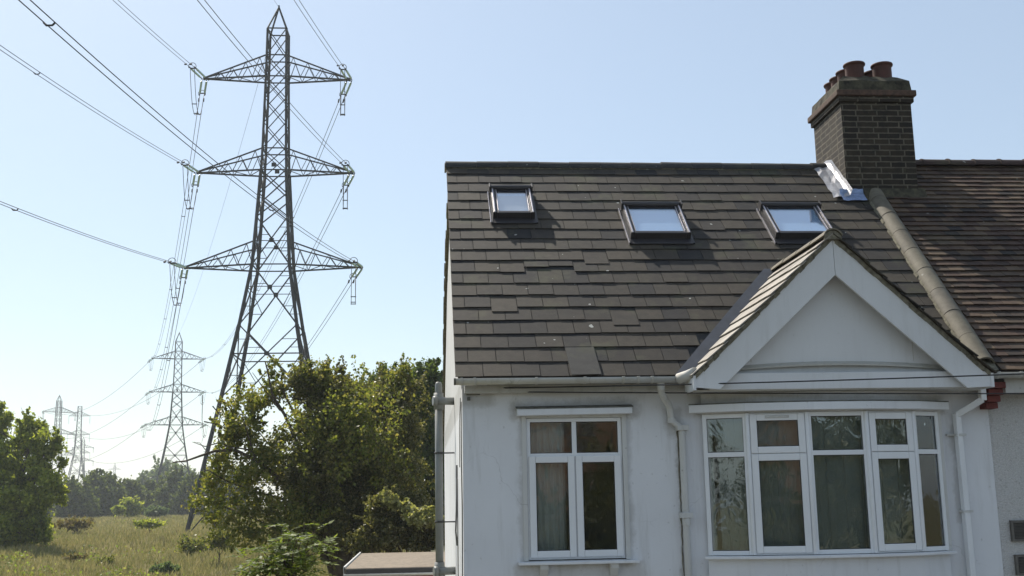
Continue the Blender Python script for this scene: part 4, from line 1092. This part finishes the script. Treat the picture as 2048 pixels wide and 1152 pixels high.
# ================================================================== trees and shrubs
def tree(name, base, clumps, leaf, size, label, cat='tree', group=None, tr=.25, bare=(), top=None, aspect=1.7, extra=None, limbs=True, droop=0., dens=1.):
    b = Vector(base); t = thing(name, b, label, cat, group)
    m = MB(); cs = [Vector(c[0]) for c in clumps]
    mid = sum(cs, Vector())/len(cs); mid = Vector((b.x*.6+mid.x*.4, b.y*.6+mid.y*.4, b.z+(mid.z-b.z)*.55))
    limb(m, b-Vector((0, 0, .2)), mid, tr, tr*.6, .03, 8)
    if limbs:
        for c in cs:
            pts = limb(m, b.lerp(mid, random.uniform(.45, 1)), c, tr*.42, tr*.08, .06, 6, 6)
            for _ in range(3): limb(m, pts[random.choice((3, 4, 5))], c+Vector([random.gauss(0, 1)*r*.75 for r in clumps[cs.index(c)][1]]), tr*.12, tr*.03, .08, 4, 4)
    for pl, r in bare: m.tube(pl, [r*(1-.75*i/(len(pl)-1)) for i in range(len(pl))], 5, False)
    bld(m, 'trunk', 'bark', t)
    pts = clump_pts(clumps, dens); gz = b.z+.05; pts = pts[pts[:, 2] > gz]
    leaf_mesh('crown', pts, 0, size, leaf, t, aspect, droop=droop)
    if extra:
        for (nm, cl, lf, sz) in extra: leaf_mesh(nm, clump_pts(cl, dens), 0, sz, lf, t, aspect)
    return t
def C(px, py, y, rx, rz, n, sub, ry=None):     # a clump by its place and radii in photo points at depth y
    k = y/2290; c = at(px, py, y); return (c, (rx*k, (ry or (rx+rz)/2)*k, rz*k), n, sub)
# ivy covered tree
Y0 = 35
ivy = [C(625, 785, 34, 48, 44, 3600, 45), C(662, 768, 35, 30, 30, 1600, 22), C(740, 815, 36, 60, 50, 4200, 55), C(800, 795, 37, 42, 40, 2500, 36), C(790, 850, 37, 52, 62, 4500, 50), 
       C(660, 840, 34, 52, 75, 6000, 60), C(695, 800, 35.2, 36, 46, 2000, 26), C(630, 940, 33.5, 62, 80, 6500, 70), C(720, 930, 35, 75, 85, 11000, 100), C(640, 1040, 34, 75, 65, 7500, 80), C(740, 1030, 35, 75, 65, 9000, 90), C(800, 940, 37, 50, 70, 5000, 60), C(590,1000,34.5,46,56,2200,28), C(560, 940, 34.8, 50, 50, 1500, 22), C(830, 1040, 36, 45, 50, 3800, 40), C(850, 1060, 36, 30, 40, 2000, 30)]
ivyy = [C(500, 815, 34.5, 40, 44, 1300, 16), C(545, 785, 34.5, 26, 36, 800, 11), C(478, 862, 34, 40, 42, 1300, 16), C(575, 875, 34, 30, 26, 380, 7), C(443, 900, 34, 26, 36, 650, 9), C(520, 930, 33.5, 56, 46, 1900, 22), C(450, 985, 34, 42, 40, 800, 14), C(510, 1020, 33.5, 50, 40, 1300, 18), C(418, 960, 34, 24, 28, 350, 7), C(466, 826, 34.5, 20, 26, 450, 7), C(630, 755, 33.8, 42, 28, 1200, 18), C(790, 768, 36.6, 34, 28, 900, 16), C(700, 800, 34, 50, 60, 900, 22), C(440, 1045, 33, 38, 28, 450, 10), C(500, 1080, 33, 46, 30, 700, 14), C(570, 1080, 33, 46, 36, 900, 16), C(405, 1000, 33.5, 24, 26, 260, 7), C(600, 1030, 32.8, 50, 50, 1200, 24), C(740, 880, 33.6, 80, 90, 1500, 40), C(640, 880, 32.6, 70, 90, 1200, 34), C(548, 738, 34.5, 12, 14, 120, 3), C(808, 735, 36.5, 12, 22, 260, 5)]
bare = []
def pxl(pts, y): return [at(a, b, y+i*.05) for i, (a, b) in enumerate(pts)]
for pts, r in (([(560, 960), (520, 925), (470, 900), (430, 902), (400, 912), (372, 922), (345, 925)], .07), ([(470, 900), (440, 885), (410, 893), (385, 884)], .03), ([(430, 902), (415, 905), (400, 886), (388, 884)], .02), ([(520, 925), (500, 900), (460, 893), (440, 893)], .04),
               ([(600, 900), (570, 830), (545, 790), (535, 740), (530, 722)], .06), ([(560, 820), (530, 780), (505, 745)], .03), ([(425, 812), (440, 830), (450, 852)], .02), ([(405, 790), (404, 840), (408, 870), (403, 886)], .012), ([(408, 843), (440, 850), (455, 860)], .02),
               ([(570, 1000), (500, 980), (450, 960), (415, 940), (400, 945)], .04), ([(560, 1060), (490, 1030), (440, 1010), (405, 1020)], .035), ([(640, 905), (600, 850), (575, 800), (560, 770)], .07), ([(500, 980), (470, 1010), (430, 1000), (395, 985)], .02), ([(520, 1040), (470, 1060), (430, 1050)], .02),
               ([(600, 870), (590, 810), (600, 760)], .04), ([(505, 900), (490, 850), (480, 810)], .03), ([(660, 1100), (640, 960), (640, 905)], .14)):
    bare.append((pxl(pts, 33.6), r))
b0 = at(668, 1152, 34.5); b0.z = ground_z(b0.x, b0.y)
tree('ivy_covered_tree', b0, ivy, 'leaf_ivy', .066, 'large tree smothered in dark ivy with bare branches reaching left, beside the white house', 'tree', None, .32, bare, aspect=1.35, dens=1.42,
     extra=[('outer_foliage', ivyy, 'leaf_yel', .070)])
# dark tree behind, against the house
dk = [C(850, 780, 52, 42, 50, 5500, 60), C(860, 850, 52, 40, 60, 4500, 50), C(870, 930, 52, 46, 60, 6500, 60), C(820, 1000, 52, 60, 50, 6000, 60), C(770, 765, 53, 30, 36, 2200, 28), C(880, 1000, 52, 40, 50, 4000, 40), C(812, 860, 53, 34, 55, 3500, 40), C(740, 960, 53, 60, 90, 7000, 70), C(900, 800, 53, 30, 40, 2500, 30)]
b0 = at(850, 1010, 52); b0.z = ground_z(b0.x, 52)
tree('leafy_tree', b0, dk, 'leaf_dark', .12, 'dark green tree between the ivy covered tree and the soil pipe', 'tree', None, .25, aspect=1.3, dens=1.6)
# cream flowering ivy hedge above the garage
hd = [C(835, 1066, 29.2, 40, 26, 4500, 40), C(800, 1056, 29.4, 32, 32, 3500, 36), C(868, 1070, 29.2, 30, 26, 3500, 30), C(790, 1080, 29.2, 30, 24, 2000, 24), C(765, 1040, 29.5, 34, 44, 2600, 30), C(740, 1085, 29.4, 34, 26, 1600, 20)]
cr = [C(770, 992, 29.2, 10, 10, 260, 7), C(786, 1003, 29.0, 14, 9, 450, 10), C(808, 1014, 29.0, 18, 9, 800, 14), C(830, 1024, 28.9, 20, 9, 1000, 16), C(852, 1032, 28.9, 20, 10, 1100, 16), C(872, 1036, 28.9, 18, 12, 900, 14), C(850, 1045, 28.7, 20, 10, 500, 12), C(825, 1036, 28.7, 18, 8, 400, 10)]
b0 = at(840, 1152, 29.4); b0.z = ground_z(b0.x, 29.4)
tree('ivy_hedge', b0, hd, 'leaf_ivy', .06, 'sunlit cream flowering ivy sloping down behind the garage roof', 'hedge', None, .1, aspect=1.3, dens=1.5, extra=[('flower_head', cr, 'leaf_cream', .065)])
# tree at the left edge
lt = [C(58, 872, 84, 26, 28, 1700, 12), C(88, 898, 83, 24, 22, 1200, 9), C(30, 905, 85, 28, 28, 1700, 12), C(4, 838, 86, 14, 26, 900, 8), C(-8, 880, 86, 22, 26, 1000, 9), C(18, 950, 84, 36, 32, 2500, 18), C(70, 945, 83, 34, 28, 2200, 16), C(104, 965, 82, 20, 22, 900, 8), C(85, 992, 82, 34, 22, 1800, 14), C(20, 1000, 83, 48, 36, 3600, 24), C(62, 1030, 82, 40, 26, 2400, 18), C(-30, 960, 85, 50, 80, 4000, 40), C(52, 838, 84, 12, 14, 300, 4), C(112, 878, 83, 12, 14, 280, 4), C(118, 925, 82, 10, 10, 160, 3), C(10, 1065, 82, 50, 26, 2600, 20), C(70, 1062, 82, 34, 22, 1700, 14), C(80, 855, 84, 10, 12, 180, 3), C(126, 1000, 82, 8, 10, 120, 3)]
b0 = at(30, 1090, 84); b0.z = ground_z(b0.x, 84)
tree('leafy_tree', b0, lt, 'leaf_mid', .185, 'leafy green tree at the left edge of the meadow', 'tree', None, .3, aspect=1.3, dens=1.5)
# far tree line
TL = [(150, 1000, 235, 40, 44, 'far', 'low grey green tree just right of the leafy left tree'), (190, 985, 245, 34, 44, 'far', 'dark rounded tree with a pointed top in the far tree line'),
      (222, 990, 250, 30, 40, 'far', 'dark dense tree left of the gap in the far tree line'), (262, 992, 262, 28, 30, 'far', 'mid sized tree in the far line below the tiny pylon'), (300, 995, 270, 26, 30, 'far', 'tree in the far line left of the second pylon\'s foot'),
      (340, 985, 262, 32, 42, 'far', 'dense tree right under the second pylon'), (385, 990, 255, 34, 40, 'far', 'far tree line\'s dark tree right of the second pylon'), (425, 985, 250, 34, 44, 'far', 'far tree seen behind the ivy tree\'s left branches'), (470, 985, 250, 36, 44, 'far', 'far tree behind the thick of the ivy tree'),
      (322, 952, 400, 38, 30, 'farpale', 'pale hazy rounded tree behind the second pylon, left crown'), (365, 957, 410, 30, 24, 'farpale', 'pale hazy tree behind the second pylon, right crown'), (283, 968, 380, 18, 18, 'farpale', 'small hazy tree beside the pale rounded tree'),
      (120, 1000, 240, 30, 40, 'far', 'shaded tree close behind the left tree\'s crown')]
for (px, py, y, rx, rz, k, lab) in TL:
    cl = [C(px, py, y, rx*.72, rz*.75, 1900, 30), C(px-rx*.5, py+rz*.35, y, rx*.5, rz*.6, 1000, 16), C(px+rx*.5, py+rz*.3, y, rx*.5, rz*.6, 1000, 16), C(px+rx*random.uniform(-.4, .4), py-rz*.6, y, rx*.4, rz*.42, 600, 10), C(px, py+rz*.7, y, rx*.9, rz*.5, 1500, 22)]
    b0 = at(px, py, y); b0.z = ground_z(b0.x, y)
    if y > 350: cl.append(C(px, py+rz*1.2, y, rx*.9, rz*.6, 1000, 18))
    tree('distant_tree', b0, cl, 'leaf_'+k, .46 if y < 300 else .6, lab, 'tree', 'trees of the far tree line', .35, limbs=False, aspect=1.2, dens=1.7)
SH = [(262, 1010, 215, 26, 20, 'leaf_mid', 'rounded green shrub in front of the far tree line'), (238, 1018, 205, 12, 9, 'leaf_mid', 'small pale shrub left of the rounded shrub'), (385, 1092, 74, 34, 24, 'leaf_yel', 'yellowish bush in the meadow in front of the nearest pylon\'s foot'), (72, 1052, 88, 24, 22, 'leaf_mid', 'round green bush at the foot of the left tree'),
      (312, 1022, 200, 24, 7, 'leaf_farpale', 'low pale bramble at the back of the meadow'), (150, 1046, 112, 44, 7, 'leaf_dock', 'reddish brown dock patch right of the round bush'), (150, 1120, 72, 26, 16, 'leaf_dock', 'brown weeds with thin stems near the left foreground'), (440, 1075, 66, 28, 22, 'leaf_yel', 'straggly shrub under the ivy tree\'s left branches'), (210, 1125, 68, 22, 14, 'leaf_yel', 'dry yellow weeds in the left foreground'), (330, 1135, 63, 30, 10, 'leaf_farpale', 'pale flowering bramble at the bottom of the meadow'), (300, 1046, 112, 30, 6, 'leaf_mid', 'low green weeds in the middle of the meadow')]
for (px, py, y, rx, rz, lf, lab) in SH:
    b0 = at(px, py, y); b0.z = ground_z(b0.x, y); n = int(900+rx*rz*1.8)
    tree('shrub', b0, [C(px, py+rz*.2, y, rx*.8, rz*.7, n, 24), C(px-rx*.4, py+rz*.3, y, rx*.5, rz*.6, n//3, 10), C(px+rx*.4, py+rz*.2, y, rx*.5, rz*.6, n//3, 10)], lf, (.09 if y < 100 else .15 if y < 150 else .4), lab, 'shrub', None, .05, aspect=1.3)

# near sapling with compound leaves ------------------------------------
def sapling():
    b = at(590, 1152, 13.5); b.z = 0
    t = thing('sapling', b, 'bright green sapling with rows of small leaflets in front of the ivy covered tree', 'tree')
    m = MB(); pts = []; dirs = []
    tips = [(560, 1048), (612, 1046), (650, 1082), (668, 1090), (520, 1090), (495, 1110), (545, 1100), (600, 1090), (575, 1125), (630, 1120), (500, 1140), (535, 1135), (610, 1140), (560, 1075), (640, 1100), (470, 1145), (590, 1065), (520,1120),(560,1145),(600,1115),(585,1095),(545,1120),(490,1125),(625,1060),(575,1055),(530,1105)]
    stem_top = at(580, 1120, 13.5); limb(m, b, stem_top, .04, .02, .01, 6)
    for (px, py) in tips:
        d = 13.5+random.uniform(-.5, .5); e = at(px+random.uniform(-5, 5), py+4, d); s = b.lerp(stem_top, random.uniform(.8, 1.0))
        ps = limb(m, s, e, .012, .003, .03, 5, 8)
        # compound leaves along the outer half of the twig
        for k in range(3, len(ps)):
            for _ in range(2 if k > 5 else 1):
                rd = Vector((random.gauss(0, 1), random.gauss(0, 1)*.8, random.gauss(.1, .45))).normalized(); Lr = random.uniform(.16, .28)
                q0 = ps[k]; rach = [q0+rd*Lr*i/6-Vector((0, 0, .05*(i/6)**2)) for i in range(7)]
                m.tube(rach[::2], .002, 3, False); sdv = rd.cross(Vector((0, 0, 1))).normalized()
                for i in range(1, 7):
                    for sg in ((-1, 1) if i < 6 else (0,)):
                        dd = (sdv*sg+rd*(.45 if sg else 1)+Vector((0, 0, random.uniform(-.35, .1)))).normalized(); pts.append(rach[i]+dd*.034); dirs.append((dd, sdv.cross(rd)))
    bld(m, 'stem', 'bark', t)
    n = len(pts); V = []; Fs = []
    for i, (p, (dd, up)) in enumerate(zip(pts, dirs)):
        s = dd.cross(up).normalized(); nn = Vector((random.gauss(0, .3), random.gauss(0, .3), 1)).normalized(); s = dd.cross(nn).normalized(); L = random.uniform(.036, .052); w_ = L*.42
        o = len(V); V += [p-dd*L, p+s*w_-dd*L*.2, p+dd*L*1.1, p-s*w_-dd*L*.2]; Fs.append((o, o+1, o+2, o+3))
    bld(MB().add(V, Fs), 'leaflets', 'leaf_bright', t)
sapling()

# ================================================================== across the road, seen only as reflections in the panes
def opposite(x0, x1, y, label, mat):
    h = thing('brick_house', (x0, y, 0), label, 'house')
    m = MB(); m.box((x0, y-8, 0), (x1, y, 7.6)); bld(m, 'wall', mat, h)
    m = MB(); m.prism([(x0-.2, y+.4, 7.5), (x0-.2, y-4, 10.9), (x0-.2, y-8.4, 7.5)], (x1-x0+.4, 0, 0)); bld(m, 'roof', 'tile_red', h)
    for fz in (1.0, 3.4, 5.8):
        x = x0+.8
        while x < x1-1.6:
            f = MB(); f.box((x, y+.01, fz), (x+1.3, y+.06, fz+1.3)); w_ = bld(f, 'window', 'pipegrey', h); g_ = MB()
            g_.box((x+.08, y+.062, fz+.08), (x+.62, y+.07, fz+1.22)); g_.box((x+.68, y+.062, fz+.08), (x+1.22, y+.07, fz+1.22)); bld(g_, 'pane', 'dark', w_); x += 2.6
opposite(1.2, 7.6, -17, 'orange brick house across the road facing the white house', 'orangebrick')
for i, (x, y, s, lb) in enumerate(((-6.5, -15, 1.0, 'green tree across the road left of the brick house'), (12., -15.5, 1.1, 'green tree across the road right of the brick house'), (10.6, -14, .8, 'smaller green tree across the road, second from the brick house'), (21, -17, 1.1, 'last green tree of the row across the road'), (5.6, -12.5, .8, 'low bushy tree across the road in front of the gap'), (14, -15, 1.15, 'broad green tree across the road opposite the bay window'), (-12, -14, 1.2, 'tall green tree far left across the road'), (-18, -13, 1.3, 'tallest green tree at the near left end across the road'), (25, -14, 1.3, 'large green tree at the far right across the road'), (30, -9, 1.3, 'large green tree past the right end across the road'), (2.4, -13, .74, 'low tree across the road in front of the brick house'), (17.5, -16, 1., 'tall green tree at the far end across the road'))):
    tree('leafy_tree', (x, y, 0), [((x, y, 4.5*s), (1.8*s, 1.6*s, 1.9*s), 3500, 40), ((x-.9*s, y, 3.2*s), (1.3*s, 1.2*s, 1.3*s), 1800, 24), ((x+.9*s, y, 3.4*s), (1.3*s, 1.2*s, 1.3*s), 1800, 24)], 'leaf_ivy', .16, lb, 'tree', None, .2)

# ------------------------------------------------------------------ haze
def haze():
    m = MB().box((-1495, -215, -1.2), (1495, 1895, 62)); t = bpy.data.materials.new('haze_air'); t.use_nodes = True; n = t.node_tree
    n.nodes.remove(n.nodes['Principled BSDF']); v = n.nodes.new('ShaderNodeVolumePrincipled'); v.inputs['Color'].default_value = (.86, .92, 1, 1)
    v.inputs['Density'].default_value = .00032; v.inputs['Anisotropy'].default_value = .3
    n.links.new(v.outputs[0], n.nodes['Material Output'].inputs['Volume'])
    o = bld(m, 'haze', t); tag(o, 'pale summer haze softening the far pylons and trees', 'haze', kind='stuff')
haze()
